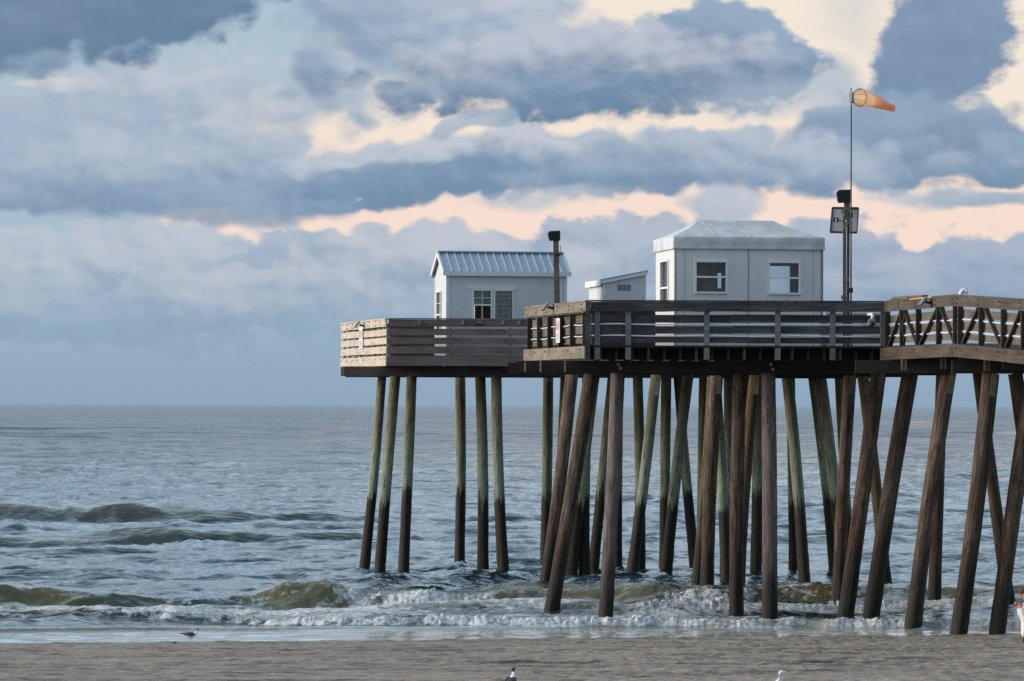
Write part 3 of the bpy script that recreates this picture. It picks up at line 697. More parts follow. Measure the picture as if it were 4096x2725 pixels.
def deck(poly, z, th, name, mat, under=True):
    d = MB(); n = len(poly); b = 0
    d.v = [(p[0], p[1], z(p)) for p in poly]+[(p[0], p[1], z(p)-th) for p in poly]
    d.face(list(range(n)), [(p[0], p[1]) for p in poly]); d.face([n+i for i in reversed(range(n))], [(p[1], p[0]) for p in reversed(poly)])
    for i in range(n):
        j = (i+1) % n; d.face([i, n+i, n+j, j], [(0, 0), (0, th), (2, th), (2, 0)])
    return d.build(name, mat, pier)
zn = lambda p: 6.60 if p[1] >= 94.9 else 6.60-(95-p[1])*.052
deck([(.36, 107.3), (1.78, 99.94), (8.72, 99.94), (15.5, 99.94), (15.5, 107.3)], zn, .045, 'deck', M['creosote'])
deck([(8.72, 99.92), (9.9, 95.0), (15.5, 96.3), (15.5, 99.92)], zn, .045, 'deck', M['creosote'])
deck([(9.9, 94.98), (12.55, 86.55), (17.5, 88), (15.5, 96.28)], zn, .045, 'deck', M['creosote'])
deck([(5.2, 107.32), (10.4, 107.32), (10.4, 126.9), (5.2, 126.9)], lambda p: 6.60, .045, 'deck', M['creosote'])
deck([(-5.3, 135.1), (-3.6, 126.98), (10.56, 126.98), (10.56, 135.1)], lambda p: 6.66, .045, 'deck', M['creosote'])
def bm_(x0, x1, y0, y1, z0, z1, name='cap_beam', mat=None):
    m_ = MB(); m_.box(x0, x1, y0, y1, z0, z1); return m_.build(name, mat or M['creosote'], pier)
# near platform: paired cap beams and joists
bm_(.22, 8.3, 101.3, 101.6, 5.962, 6.25); bm_(.10, 8.6, 103.5, 103.8, 5.962, 6.25); bm_(-.1, 11, 106.2, 106.5, 5.962, 6.25)
m_ = MB()
m_.v = []; 
c0 = P(3380, 1437, 98.6); c1 = P(4230, 1437, 97.4)
for (p0_, p1_, zl, zh) in (((8.0, 99.6), (15.5, 98.3), 5.955, 6.262), ((9.9, 96.2), (15.5, 95.6), 5.94, 6.25)):
    m_ = MB(); m_.bar(p0_, p1_, Vector((0, -1)), .28, zl, zh, segs=6, jit=.004); m_.build('cap_beam', M['creosote'], pier)
m_ = MB(); m_.bar((11.6, 92.2), (16.5, 91.6), Vector((0, -1)), .28, 5.80, 6.10, segs=4, jit=.004); m_.build('cap_beam', M['creosote'], pier)
for k in range(18):                                                    # joists under the near platform
    x = 2.05+k*.375
    m_ = MB(); m_.box(x, x+.05, 100.03+random.uniform(0, .05), 107.2, 6.27, 6.548)
    m_.build('joist', M['dark_wood'] if k % 3 == 0 else M['creosote'], pier)
m_ = MB(); m_.box(1.75, 8.8, 100.9, 100.96, 6.275, 6.54); m_.build('blocking_board', M['creosote'], pier)
for x0_, y0_, za, zb_ in ((9.1, 98.9, 6.2, 6.55), (9.97, 95.35, 6.15, 6.55), (10.68, 93.0, 6.0, 6.42)):
    m_ = MB(); m_.bar((x0_, y0_), (15.4, y0_-.3), Vector((0, -1)), .06, za, zb_, segs=2); m_.build('blocking_board', M['creosote'], pier)
for (px, y0, y1, D) in ((2096, 1450, 1488, 101.2), (2158, 1441, 1488, 101.2), (2256, 1440, 1488, 101.2), (3604, 1437, 1482, 98.4), (3618, 1437, 1482, 98.4), (3762, 1432, 1476, 98.2), (3776, 1432, 1476, 98.2), (3935, 1440, 1486, 95.2), (3950, 1440, 1486, 95.2)):
    a_ = P(px, y1, D); b_ = P(px, y0, D); m_ = MB(); m_.box(a_.x, a_.x+.045, a_.y-.06, a_.y+.0, a_.z, b_.z); m_.build('cleat', M['tan_wood'], pier)
for px, py in ((2473, 1457), (2482, 1473), (3083, 1458), (3091, 1477)):
    p = P(px, py, 101.28); m_ = MB(); m_.tube([(p.x, p.y, p.z), (p.x, p.y-.05, p.z)], .045, 6); m_.tube([(p.x, p.y-.05, p.z), (p.x, p.y-.08, p.z)], .02, 6); m_.build('through_bolt', M['steel'], pier)
# far platform beams
bm_(-5.02, 10.4, 128.0, 128.3, 6.05, 6.345, mat=M['brown_wood']); bm_(-5.2, 10.4, 133.2, 133.5, 6.05, 6.345, mat=M['brown_wood'])
bm_(-5.14, -5.03, 128.02, 128.25, 6.05, 6.34, 'cleat', M['tan_wood'])
for k in range(22):
    x = -4.8+k*.72
    m_ = MB(); m_.box(x, x+.05, 127.06 if x > -3.6 else 127.3+(-3.67-x)/1.67*8, 134.9, 6.357, 6.606); m_.build('joist', M['creosote'], pier)
for D in (111.5, 116, 121.5): bm_(4.9, 10.6, D, D+.3, 5.98, 6.27)
for k in range(6):
    x = 5.3+k*.95; m_ = MB(); m_.box(x, x+.06, 107.35, 126.9, 6.275, 6.548); m_.build('joist', M['creosote'], pier)

PILES = [(2289, 1492, 53, 2169, 2418, 49, 'b', 0), (2367, 1492, 58, 2203, 2461, 57, 'b', 0), (2471, 1490, 56, 2422, 2489, 57, 'w', 0), # top px, py, width, base px, py, width, material, splice board
 (1529, 1509, 35, 1456, 2283, 40, 'g', 0), (1582, 1509, 42, 1518, 2305, 43, 'g', 0), (1647, 1509, 42, 1613, 2308, 42, 'g', 0), (1841, 1509, 42, 1837, 2274, 40, 'g', 0),
 (1921, 1509, 42, 1931, 2308, 45, 'g', 0), (1985, 1509, 42, 2015, 2313, 46, 'g', 0), (2193, 1508, 41, 2181, 2275, 42, 'g', 0), (2262, 1508, 40, 2222, 2290, 42, 'o', 0),
 (2352, 1508, 44, 2337, 2312, 44, 'g', 0), (2378, 1508, 44, 2285, 2313, 46, 'g', 0), (2452, 1508, 42, 2370, 2308, 42, 'g', 0), (2472, 1508, 42, 2468, 2294, 42, 'g', 0),
 (2551, 1508, 40, 2560, 2300, 42, 'g', 1), (2625, 1500, 42, 2524, 2321, 44, 'g', 1), (2665, 1508, 42, 2656, 2290, 40, 'g', 1), (2755, 1495, 44, 2662, 2306, 45, 'g', 1),
 (2711, 1508, 36, 2782, 2290, 42, 'g', 1), (2815, 1508, 38, 2806, 2300, 38, 'g', 0), (2850, 1490, 40, 2784, 2371, 42, 'o', 0), (2866, 1492, 54, 2826, 2412, 54, 'b', 1),
 (2913, 1508, 39, 2915, 2305, 40, 'g', 0), (2862, 1508, 38, 2904, 2329, 44, 'g', 0), (2960, 1494, 54, 2945, 2468, 57, 'b', 0), (3020, 1494, 44, 2952, 2420, 48, 'o', 1),
 (3026, 1508, 40, 3023, 2310, 46, 'g', 0), (2985, 1508, 40, 3077, 2300, 42, 'g', 0), (3073, 1489, 58, 3079, 2482, 61, 'w', 0), (3146, 1492, 46, 3218, 2333, 46, 'g', 0),
 (3162, 1508, 36, 3173, 2304, 36, 'g', 0), (3250, 1508, 38, 3338, 2306, 38, 'g', 0), (3278, 1492, 48, 3376, 2312, 44, 'g', 1), (3358, 1507, 40, 3396, 2300, 40, 'g', 0),
 (3401, 1496, 50, 3352, 2443, 53, 'b', 1), (3450, 1492, 46, 3553, 2416, 46, 'o', 1), (3516, 1492, 62, 3383, 2470, 63, 'b', 1), (3642, 1492, 66, 3482, 2479, 65, 'b', 0),
 (3797, 1490, 62, 3650, 2518, 65, 'b', 1), (3768, 1492, 46, 3736, 2452, 52, 'b', 0), (3964, 1503, 68, 3833, 2541, 66, 'b', 1), (3912, 1492, 46, 4042, 2462, 52, 'b', 0),
 (4133, 1505, 66, 3988, 2541, 64, 'b', 0), (4062, 1503, 58, 4178, 2470, 56, 'b', 0)]
for i, (tx, ty, tw, bx, by, bw, k, brd) in enumerate(PILES):
    D = Dw(bx, by)
    p0 = P(bx, by, D); p1 = P(tx, ty-8, D)
    d = (p1-p0).normalized(); ext = p0-d*1.8
    n = 26; pts = []; rr = []
    bend = Vector((random.uniform(-.05, .05), random.uniform(-.03, .03), 0)); ph = random.random()*9
    for j in range(n+1):
        u = j/n; q = ext.lerp(p1, u)
        v = max(0, (q.z)/p1.z)
        q = q+bend*math.sin(math.pi*v)
        r0 = (bw+(tw-bw)*v)/2/F*D
        if q.z < 1.0: r0 *= 1+.06*(1-max(0, q.z))*1.0+random.uniform(-.02, .03)
        pts.append(q); rr.append(r0*(1+random.uniform(-.012, .012)))
    kn = random.random()*6
    rf = lambda a_, th: 1+.022*math.sin(3*th+ph+a_*.15)+.014*math.sin(7*th+ph*2+a_*.3)+(random.uniform(-.045, .06) if pts[a_].z < .9 else random.uniform(-.008, .008))
    mb = MB(); mb.tube(pts, rr, 22, rf=rf)
    mat = {'g': M['pile_green'], 'o': M['pile_olive'], 'b': M['pile_brown'], 'w': M['pile_grey']}[k]
    po = mb.build('piling', mat, pier)
    if brd:
        mb = MB(); sgn = 1
        q = p1+Vector((rr[-1]*.35, -rr[-1]*1.02, 0)); e = q-Vector((0, 0, 92/F*D)); e.x += (p0.x-p1.x)*.08
        mb.beam(q, e, .13, .05, up=(0, 1, 0)); mb.build('splice_board', M['tan_wood'], po)

# ------------------------------------------------------------------ buildings
class Frame2:
    """local frame of a building: u along the front (rightwards), v backwards, z up"""
    def __init__(s, o, ang): s.o = Vector(o); s.u = Vector((math.cos(ang), math.sin(ang), 0)); s.v = Vector((-math.sin(ang), math.cos(ang), 0))
    def __call__(s, u, v, z): return s.o+s.u*u+s.v*v+Vector((0, 0, z))
def wall(mb, fr, a, b, z0, z1, holes, th=.06, flip=False):
    """a,b are (u,v) ends of a wall; holes: (s0,s1,z0,z1) with s measured from a. material 0 outside, 1 inside"""
    pa = Vector((*a, 0)); pb = Vector((*b, 0)); L = (pb-pa).length; d = (pb-pa)/L
    nout = Vector((d.y, -d.x, 0))
    ss = sorted({0, L, *[h[0] for h in holes], *[h[1] for h in holes]}); zs = sorted({z0, z1, *[h[2] for h in holes], *[h[3] for h in holes]})
    def pt(s, z, inner):
        q = pa+d*s-(nout*th if inner else Vector()); return fr(q.x, q.y, z)
    ins = lambda s, z: any(h[0] < s < h[1] and h[2] < z < h[3] for h in holes)
    for i in range(len(ss)-1):
        for j in range(len(zs)-1):
            if ins((ss[i]+ss[i+1])/2, (zs[j]+zs[j+1])/2): continue
            for inner in (0, 1):
                c = [(ss[i], zs[j]), (ss[i+1], zs[j]), (ss[i+1], zs[j+1]), (ss[i], zs[j+1])]
                if inner: c = c[::-1]
                k = len(mb.v); mb.v += [tuple(pt(s, z, inner)) for s, z in c]
                mb.face([k, k+1, k+2, k+3], [(s+a[0]*3+a[1]*5, z) for s, z in c], inner)
    for (s0, s1, h0, h1) in holes+[(0, L, z0, z1)]:
        for (p, q) in (((s0, h0), (s1, h0)), ((s1, h0), (s1, h1)), ((s1, h1), (s0, h1)), ((s0, h1), (s0, h0))):
            k = len(mb.v); mb.v += [tuple(pt(*p, 0)), tuple(pt(*q, 0)), tuple(pt(*q, 1)), tuple(pt(*p, 1))]
            mb.face([k, k+1, k+2, k+3], [(0, 0), (1, 0), (1, .1), (0, .1)], 0)
def fbox(mb, fr, u0, u1, v0, v1, z0, z1, mi=0):
    c = [fr(u0, v0, z0), fr(u1, v0, z0), fr(u1, v1, z0), fr(u0, v1, z0), fr(u0, v0, z1), fr(u1, v0, z1), fr(u1, v1, z1), fr(u0, v1, z1)]
    mb.hexa(c, mi)
def window(root, fr, s0, s1, z0, z1, side='front', muntins=(0, 0), split=.5, trim=.06, lower_open=False, pane=True, bars=None):
    """sash window; frame in front of the wall. side front: s along u at v=0; side left: s along v at u=0"""
    def bx(mb, a, b, o0, o1, za, zb):
        if side == 'front': fbox(mb, fr, a, b, -o1, -o0, za, zb)
        elif side == 'left': fbox(mb, fr, -o1, -o0, a, b, za, zb)
    m1 = MB(); T = trim
    bx(m1, s0-T, s1+T, -.03, .035, z1, z1+T); bx(m1, s0-T, s1+T, -.03, .045, z0-T, z0)
    bx(m1, s0-T, s0, -.03, .030, z0, z1); bx(m1, s1, s1+T, -.03, .030, z0, z1)
    wn = m1.build('window', M['fascia'], root)
    zm = z0+(z1-z0)*split; m2 = MB()
    bx(m2, s0, s1, -.02, .02, zm-.022, zm+.022)
    if muntins[0]:
        for k in range(1, muntins[0]):
            x = s0+(s1-s0)*k/muntins[0]; bx(m2, x-.009, x+.009, -.02, .005, zm+.023, z1)
            if not lower_open or True: bx(m2, x-.009, x+.009, -.025, 0, z0, zm-.023)
        for k in range(1, muntins[1]):
            zz = zm+(z1-zm)*k/muntins[1]; bx(m2, s0, s1, -.026, .011, zz-.008, zz+.008)
            if not lower_open: zz = z0+(zm-z0)*k/muntins[1]; bx(m2, s0, s1, -.031, -.002, zz-.008, zz+.008)
    m2.build('sash', bars or M['white'], wn)
    if pane:
        m3 = MB(); bx(m3, s0, s1, -.040, -.034, zm, z1)
        if not lower_open: bx(m3, s0, s1, -.050, -.044, z0, zm)
        m3.build('pane', M['glass'], wn)
    return wn

# gabled shed on the far platform
def gable_shed():
    D = 127.62; o = P(1785, 1432, D); zb = 6.66
    fr = Frame2((o.x, D, 0), R(10)); W = 484/F*D/math.cos(R(10))*.995; dep = 2.2
    ze = P(1785, 1092, D).z; zr = P(1785, 1012, D+1).z+.0
    px2u = lambda px, D_=127.9: (px-1785)/F*D_/math.cos(R(10))*.99
    z_ = lambda py: P(1785, py, 127.8).z
    r = thing('gabled_shed', fr(W/2, dep/2, zb), 'white grooved shed with pale blue ribbed metal gable roof behind the far railing', 'shed')
    ws = [(px2u(1895), px2u(1964), z_(1277), z_(1163)), (px2u(1981), px2u(2051), z_(1277), z_(1163))]
    m = MB()
    wall(m, fr, (0, 0), (W, 0), zb, ze, ws); wall(m, fr, (W, 0), (W, dep), zb, ze, [])
    wall(m, fr, (W, dep), (0, dep), zb, ze, [(W-1.22, W-.62, zb+.9, zb+1.75)]); lw = (dep*.42, dep*.80, z_(1330), z_(1166))
    wall(m, fr, (0, dep), (0, 0), zb, ze, [(dep-lw[1], dep-lw[0], lw[2], lw[3])])
    m.build('wall', [M['siding'], M['brown_inside']], r)
    m = MB()
    for uu, s in ((0, -1), (W, 1)):
        k = len(m.v); m.v += [tuple(fr(uu, 0, ze)), tuple(fr(uu, dep, ze)), tuple(fr(uu, dep/2, zr-.05))]
        m.face([k, k+1, k+2][::1 if s > 0 else -1], [(0, 0), (dep, 0), (dep/2, 1)])
        k = len(m.v); m.v += [tuple(fr(uu-s*.05, 0, ze)), tuple(fr(uu-s*.05, dep, ze)), tuple(fr(uu-s*.05, dep/2, zr-.05))]
        m.face([k, k+1, k+2], [(0, 0), (dep, 0), (dep/2, 1)])
    m.build('gable', M['siding'], r)
    m = MB(); ov = .10; e0 = ze-.0
    def slope(v0, z0, v1, z1, th):
        m.hexa([fr(-ov, v0, z0), fr(W+ov, v0, z0), fr(W+ov, v1, z1), fr(-ov, v1, z1), fr(-ov, v0, z0+th), fr(W+ov, v0, z0+th), fr(W+ov, v1, z1+th), fr(-ov, v1, z1+th)])
    slope(-ov, ze+.0, dep/2, zr, .03); slope(dep+ov, ze+.0, dep/2, zr, .03)
    rf_ = m.build('roof', M['roof'], r)
    m = MB()
    nr = 16
    for k in range(nr+1):
        u = -ov+.02+(W+2*ov-.04)*k/nr
        for (v0, v1) in ((-ov, dep/2), (dep+ov, dep/2)):
            m.beam(fr(u, v0, ze+.045), fr(u, v1, zr+.045), .035, .03)
    m.beam(fr(-ov, dep/2, zr+.05), fr(W+ov, dep/2, zr+.05), .2, .03)
    m.build('seams', M['seam'], rf_)
    m = MB()
    fbox(m, fr, -ov, W+ov, -ov-.02, -ov+.005, ze-.085, ze+.03); fbox(m, fr, -ov, W+ov, dep+ov, dep+ov+.02, ze-.085, ze+.03)
    for u in (-ov-.012, W+ov+.012):
        for (v0, v1) in ((-ov, dep/2), (dep+ov, dep/2)): m.beam(fr(u, v0, ze-.02), fr(u, v1, zr-.02), .022, .12)
    m.build('fascia', M['fascia'], r)
    m = MB()
    for u0, u1 in ((-.012, .07), (W-.07, W+.012)): fbox(m, fr, u0, u1, -.014, .0, zb, ze-.09)
    fbox(m, fr, -.014, -.0, -.0, .07, zb, ze-.05); fbox(m, fr, W-.20, W-.14, -.012, 0, zb, ze-.09)
    fbox(m, fr, -.014, 0, dep-.07, dep, zb, ze-.05)
    m.build('corner_trim', M['fascia'], r)
    w1 = window(r, fr, *ws[0], muntins=(2, 2), lower_open=True, trim=.045); w2 = window(r, fr, *ws[1], muntins=(3, 3), trim=.045, bars=M['sign_grey'])
    m = MB(); fbox(m, fr, ws[0][0]-.14, ws[1][1]+.14, -.03, 0, ws[0][3]+.05, ws[0][3]+.13); m.build('window_header', M['fascia'], r)
    m = MB()
    for k in range(8):
        z = ws[0][3]-.01-k*.055
        fbox(m, fr, ws[0][0]+.02, ws[0][0]+(ws[0][1]-ws[0][0])*.48, .065, .075, z-.046, z)
        fbox(m, fr, ws[0][0]+(ws[0][1]-ws[0][0])*.55, ws[0][1]-.02, .065, .075, z-.028, z)
    m.build('blind', M['blind'], r)
    m = MB(); fbox(m, fr, ws[1][0]-.0, ws[1][1]+.0, .064, .070, ws[1][2]+.0, ws[1][3]); m.build('blind', M['blind'], r)
    m = MB(); fbox(m, fr, ws[0][0]+.30, ws[0][0]+.36, .4, .5, zb, ze-.1); m.build('inner_panel', M['brown_inside'], r)
    window(r, fr, *lw, side='left', muntins=(2, 2), trim=.05, split=.45)
gable_shed()

def lean_shed():
    D = 130.0; o = P(2412, 1432, D); fr = Frame2((o.x, D, 0), R(10)); dep = 2.25; W = 171/F*D/math.cos(R(10)); zb = 6.66
    zl = P(2412, 1124, D).z; zr = P(2583, 1090, D).z
    r = thing('lean_to_shed', fr(W/2, dep/2, zb), 'small white shed with a sloping single pitch roof between the two larger buildings', 'shed')
    m = MB()
    c = [fr(0, 0, zb), fr(W, 0, zb), fr(W, dep, zb), fr(0, dep, zb), fr(0, 0, zl), fr(W, 0, zr), fr(W, dep, zr), fr(0, dep, zl)]
    m.hexa(c); m.build('wall', M['siding'], r)
    m = MB(); ov = .09
    def pt(u, v, dz): return fr(u, v, zl+(zr-zl)*u/W+dz)
    m.hexa([pt(-ov, -ov, .02), pt(W+ov*.6, -ov, .02), pt(W+ov*.6, dep+ov, .02), pt(-ov, dep+ov, .02), pt(-ov, -ov, .07), pt(W+ov*.6, -ov, .07), pt(W+ov*.6, dep+ov, .07), pt(-ov, dep+ov, .07)])
    m.build('roof', M['roof'], r)
    m = MB()
    m.hexa([pt(-ov, -ov-.01, -.07), pt(W+ov*.6, -ov-.01, -.07), pt(W+ov*.6, -ov+.01, -.07), pt(-ov, -ov+.01, -.07), pt(-ov, -ov-.01, .018), pt(W+ov*.6, -ov-.01, .018), pt(W+ov*.6, -ov+.01, .018), pt(-ov, -ov+.01, .018)])
    m.hexa([pt(-ov-.02, -ov-.012, -.13), pt(-ov, -ov-.012, -.13), pt(-ov, dep+ov, -.13), pt(-ov-.02, dep+ov, -.13), pt(-ov-.02, -ov-.012, .05), pt(-ov, -ov-.012, .05), pt(-ov, dep+ov, .05), pt(-ov-.02, dep+ov, .05)])
    m.build('fascia', M['fascia'], r)
    m = MB(); fbox(m, fr, -.012, .06, -.012, 0, zb, zl-.05); fbox(m, fr, W-.04, W+.01, -.012, 0, zb, zr-.05); m.build('corner_trim', M['fascia'], r)
    u0 = (2470-2412)/F*D; u1 = (2526-2412)/F*D; z0 = P(2500, 1162, D).z; z1 = P(2500, 1137, D).z
    m = MB(); n = 3
    for k in range(3):
        a = u0+(u1-u0)*(k+.04)/3; b = u0+(u1-u0)*(k+.92)/3
        for j in range(6): z = z0+(z1-z0)*j/6; fbox(m, fr, a, b, -.016, 0, z, z+(z1-z0)/6*.7)
    m.build('vent', M['panel_back'], r)
lean_shed()

def tent_house():
    D = 102.3; o = P(2697, 1388, D); ang = R(9); fr = Frame2((o.x, D, 0), ang); zb = 6.60; dep = 2.4
    W = (3289-2697)/F*(D+.3)/math.cos(ang)*1.01
    ze = P(2697, 955, D).z; zv = P(2697, 996, D).z; zr = P(2900, 880, D+1.2).z
    r = thing('canvas_roofed_hut', fr(W/2, dep/2, zb), 'white walled hut under a peaked white canvas canopy on the near platform', 'hut')
    uu = lambda px: (px-2697)/F*(D+.2)/math.cos(ang)
    z_ = lambda py: P(2990, py, D+.3).z
    w1 = (uu(2785), uu(2903), z_(1168), z_(1051)); w2 = (uu(3081), uu(3198), z_(1170), z_(1052))
    lw = (dep*.30, dep*.70, z_(1225), z_(1044))
    m = MB(); wall(m, fr, (0, 0), (W, 0), zb, ze, [w1, w2]); wall(m, fr, (W, 0), (W, dep), zb, ze, [(.5, 1.5, zb+1.1, zb+1.9)])
    Db = D+dep; ub = lambda px: ((px-CX)/F*Db-o.x+dep*math.sin(ang))/math.cos(ang); zB = lambda py: P(2990, py, Db).z
    bw = [(W-ub(3164), W-ub(3070), zB(1180), zB(1062)), (W-ub(2892), W-ub(2869), zB(1153), zB(1092))]
    wall(m, fr, (W, dep), (0, dep), zb, ze, bw); wall(m, fr, (0, dep), (0, 0), zb, ze, [(dep-lw[1], dep-lw[0], lw[2], lw[3])])
    m.build('wall', [M['panel'], M['brown_inside']], r)
    m = MB(); fbox(m, fr, W*.495, W*.5, -.008, 0, zb, zv)
    for u in (.24, W-.24): fbox(m, fr, u, u+.006, -.006, 0, zb, zv)
    fbox(m, fr, W-.012, W+.012, -.012, .03, zb, zv); m.build('wall_seam', M['panel_back'], r)
    for w_ in (w1, w2): window(r, fr, *w_, trim=.05, split=.5)
    window(r, fr, *lw, side='left', trim=.05, split=.42)
    m = MB(); d1 = w1[1]-w1[0]; d2 = w2[1]-w2[0]
    fbox(m, fr, w1[0]-.12, w1[0]+d1*.70, .26, .28, w1[2]-.1, w1[3]+.1); fbox(m, fr, w1[0]+d1*.93, w1[1]+.2, .26, .28, w1[2]-.1, w1[3]+.1); fbox(m, fr, w2[0]+d2*.78, w2[1]+.2, .26, .28, w2[2]-.1, w2[3]+.1)
    m.build('inner_panel', M['inner_panel'], r)  # brown panels added close behind the panes to catch window light
    # rough inner framing seen through the left window
    m = MB(); m.beam(fr(w1[0]+.05, .22, w1[2]), fr(w1[0]+.36, .22, w1[3]-.05), .025, .02); m.beam(fr(w1[0]+.50, .22, w1[2]+.3), fr(w1[0]+.36, .22, w1[3]-.05), .05, .05)
    m.build('inner_frame', M['tan_wood'], r)
    # canvas: hip roof with valance, slightly sagging
    ov = .05; zt = P(2697, 947, D).z; r0 = .52; 
    N, K = 40, 12
    def ring(f, z):
        """rounded rectangle shrunk to the ridge by f"""
        pts = []
        u0, u1 = -ov+(W*.235+ov)*f, W+ov-(W*.27+ov)*f; v0, v1 = -ov+(dep/2+ov-.02)*f, dep+ov-(dep/2+ov-.02)*f
        rc = .035*(1-f)+.003
        for (cu, cv, a0) in ((u0+rc, v0+rc, 180), (u1-rc, v0+rc, 270), (u1-rc, v1-rc, 0), (u0+rc, v1-rc, 90)):
            for s in range(4):
                a = R(a0+30*s); pts.append((cu+rc*math.cos(a), cv+rc*math.sin(a)))
        out = []
        n = len(pts)
        for i in range(n):
            p, q = pts[i], pts[(i+1) % n]; out.append(p)
            if math.hypot(p[0]-q[0], p[1]-q[1]) > .3:
                for s in range(1, 12): out.append((p[0]+(q[0]-p[0])*s/12, p[1]+(q[1]-p[1])*s/12))
        return [fr(a, b, z+.006*math.sin(a*5+f*3)*(1 if f > 0.02 and f < .98 else .3)) for a, b in out]
    levels = [(0.0, zv), (-.004, zv+.02), (0, zv+.03), (.0, (zv+zt)/2), (0, zt-.012), (.006, zt-.003), (.020, zt+.010)]
    for k in range(1, 9): f = k/8; levels.append((.020+.972*f, zt+.010+(zr-zt-.010)*(f-.07*math.sin(math.pi*f))))
    m = MB(); rings = []
    for f, z in levels:
        b = len(m.v); pts = ring(f, z); m.v += [tuple(p) for p in pts]; rings.append((b, len(pts)))
    n = rings[0][1]
    for i in range(len(rings)-1):
        for k in range(n):
            a, b = rings[i][0], rings[i+1][0]; k2 = (k+1) % n
            m.face([a+k, a+k2, b+k2, b+k], [(k*.1, i*.1)]*4, 0, True)
    m.face([rings[-1][0]+k for k in range(n)], [(0, 0)]*n)
    cn = m.build('canopy', M['canvas'], r)
    m = MB()
    for (a, b) in (((.245*W, dep/2-.04, zr+.0), (.285*W, -.02, zt+.03)), ((.47*W, dep/2-.04, zr+.0), (.51*W, -.02, zt+.03))):
        prev = None
        pts = [fr(a[0]+(b[0]-a[0])*s/8, a[1]+(b[1]-a[1])*s/8, a[2]+(b[2]-a[2])*s/8-.07*math.sin(math.pi*s/8)*(zr-zt)+.002) for s in range(9)]
        m.tube(pts, .006, 6)
    fbox(m, fr, -ov-.004, W+ov+.004, -ov-.008, -ov, zv+.015, zv+.03)
    m.build('canopy_seam', M['canvas'], cn)
tent_house()

# ------------------------------------------------------------------ windsock and lamp posts
def windsock():
    D = 101.2; base = P(3404, 1386, D); base.z = 6.60
    r = thing('windsock', base, 'orange windsock flying from a tall thin pole beside the lamp post', 'windsock')
    m = MB(); top = P(3404, 352, D); m.tube([base, P(3404, 900, D), P(3405, 430, D), top], [.02, .018, .016, .012], 10); m.build('pole', M['darksteel'], r)
    m = MB(); c = P(3412, 391, D); m.tube([c-Vector((0, 0, .13)), c+Vector((0, 0, .13))], .022, 10)
    m.build('swivel', M['steel'], r)
    m = MB(); c = P(3400, 390, D-.02); m.box(c.x-.035, c.x+.03, c.y-.02, c.y+.02, c.z-.12, c.z+.12); m.build('bracket', M['white'], r)
    ax = Vector((.74, .67, 0)).normalized(); mouth = P(3438, 391, D+.05); Rm = 37/F*D
    side = Vector((-ax.y, ax.x, 0)); upv = Vector((0, 0, 1))
    L = 1.17; K = 26; n = 32; m = MB(); rings = []; ins = []
    for k in range(K+1):
        u = k/K; cc = mouth+ax*L*u+Vector((0, 0, -.20*u**1.4))
        rad = Rm*(1-.60*u)*(1+(.03*math.exp(-((u-.27)/.03)**2))-(.04*math.exp(-((u-.33)/.05)**2)))
        b = len(m.v)
        for j in range(n):
            a = 2*math.pi*j/n; wv = 1+(.02+.05*u)*math.sin(3*a+u*7)+.03*u*math.sin(7*a+2*u)
            m.v.append(tuple(cc+side*math.cos(a)*rad*wv+upv*math.sin(a)*rad*wv*(1-.12*u)))
        rings.append(b)
    for k in range(K):
        for j in range(n):
            j2 = (j+1) % n; m.face([rings[k]+j, rings[k]+j2, rings[k+1]+j2, rings[k+1]+j], [(k/K, j/n), (k/K, (j+1)/n), ((k+1)/K, (j+1)/n), ((k+1)/K, j/n)], 0, True)
    mt, t, b = material('orange_windsock_fabric')
    uv = t.new('ShaderNodeUVMap').outputs[0]; sp = t.new('ShaderNodeSeparateXYZ'); t.put(sp.inputs[0], uv)
    c = t.ramp(sp.outputs[0], [(0, srgb(206, 110, 80)), (.03, srgb(240, 206, 176)), (.22, srgb(246, 210, 180)), (.28, srgb(255, 222, 180)), (.33, srgb(254, 204, 168)), (1, srgb(252, 184, 144))])
    bk = t.new('ShaderNodeNewGeometry').outputs['Backfacing']
    n_ = t.noise(t.mapping(uv, scale=(6, 14, 1)), 1, 4, .6)
    c = t.mix(t.mapr(n_, .4, .8, 0, .2), c, srgb(222, 130, 90))
    df = t.new('ShaderNodeBsdfDiffuse'); tr = t.new('ShaderNodeBsdfTranslucent'); t.put(df.inputs[0], c); t.put(tr.inputs[0], t.mix(.25, c, srgb(255, 220, 150)))
    mx = t.new('ShaderNodeMixShader'); mx.inputs[0].default_value = .5; t.l.new(df.outputs[0], mx.inputs[1]); t.l.new(tr.outputs[0], mx.inputs[2])
    t.l.new(mx.outputs[0], mt.node_tree.nodes['Material Output'].inputs[0])
    sk = m.build('sock', mt, r)
    m = MB(); pts = [mouth+side*math.cos(2*math.pi*j/32)*Rm+upv*math.sin(2*math.pi*j/32)*Rm for j in range(33)]
    m.tube(pts, .008, 6, cap=False); sw = P(3413, 391, D)
    for a, dz in ((70, .11), (20, .07), (-30, -.03), (-75, -.11), (150, .1), (-150, -.1)):
        m.tube([sw+Vector((0, 0, dz)), mouth+side*math.cos(R(a+180))*Rm+upv*math.sin(R(a))*Rm], .005, 5)
    m.build('hoop', M['sign_grey'], r)
windsock()

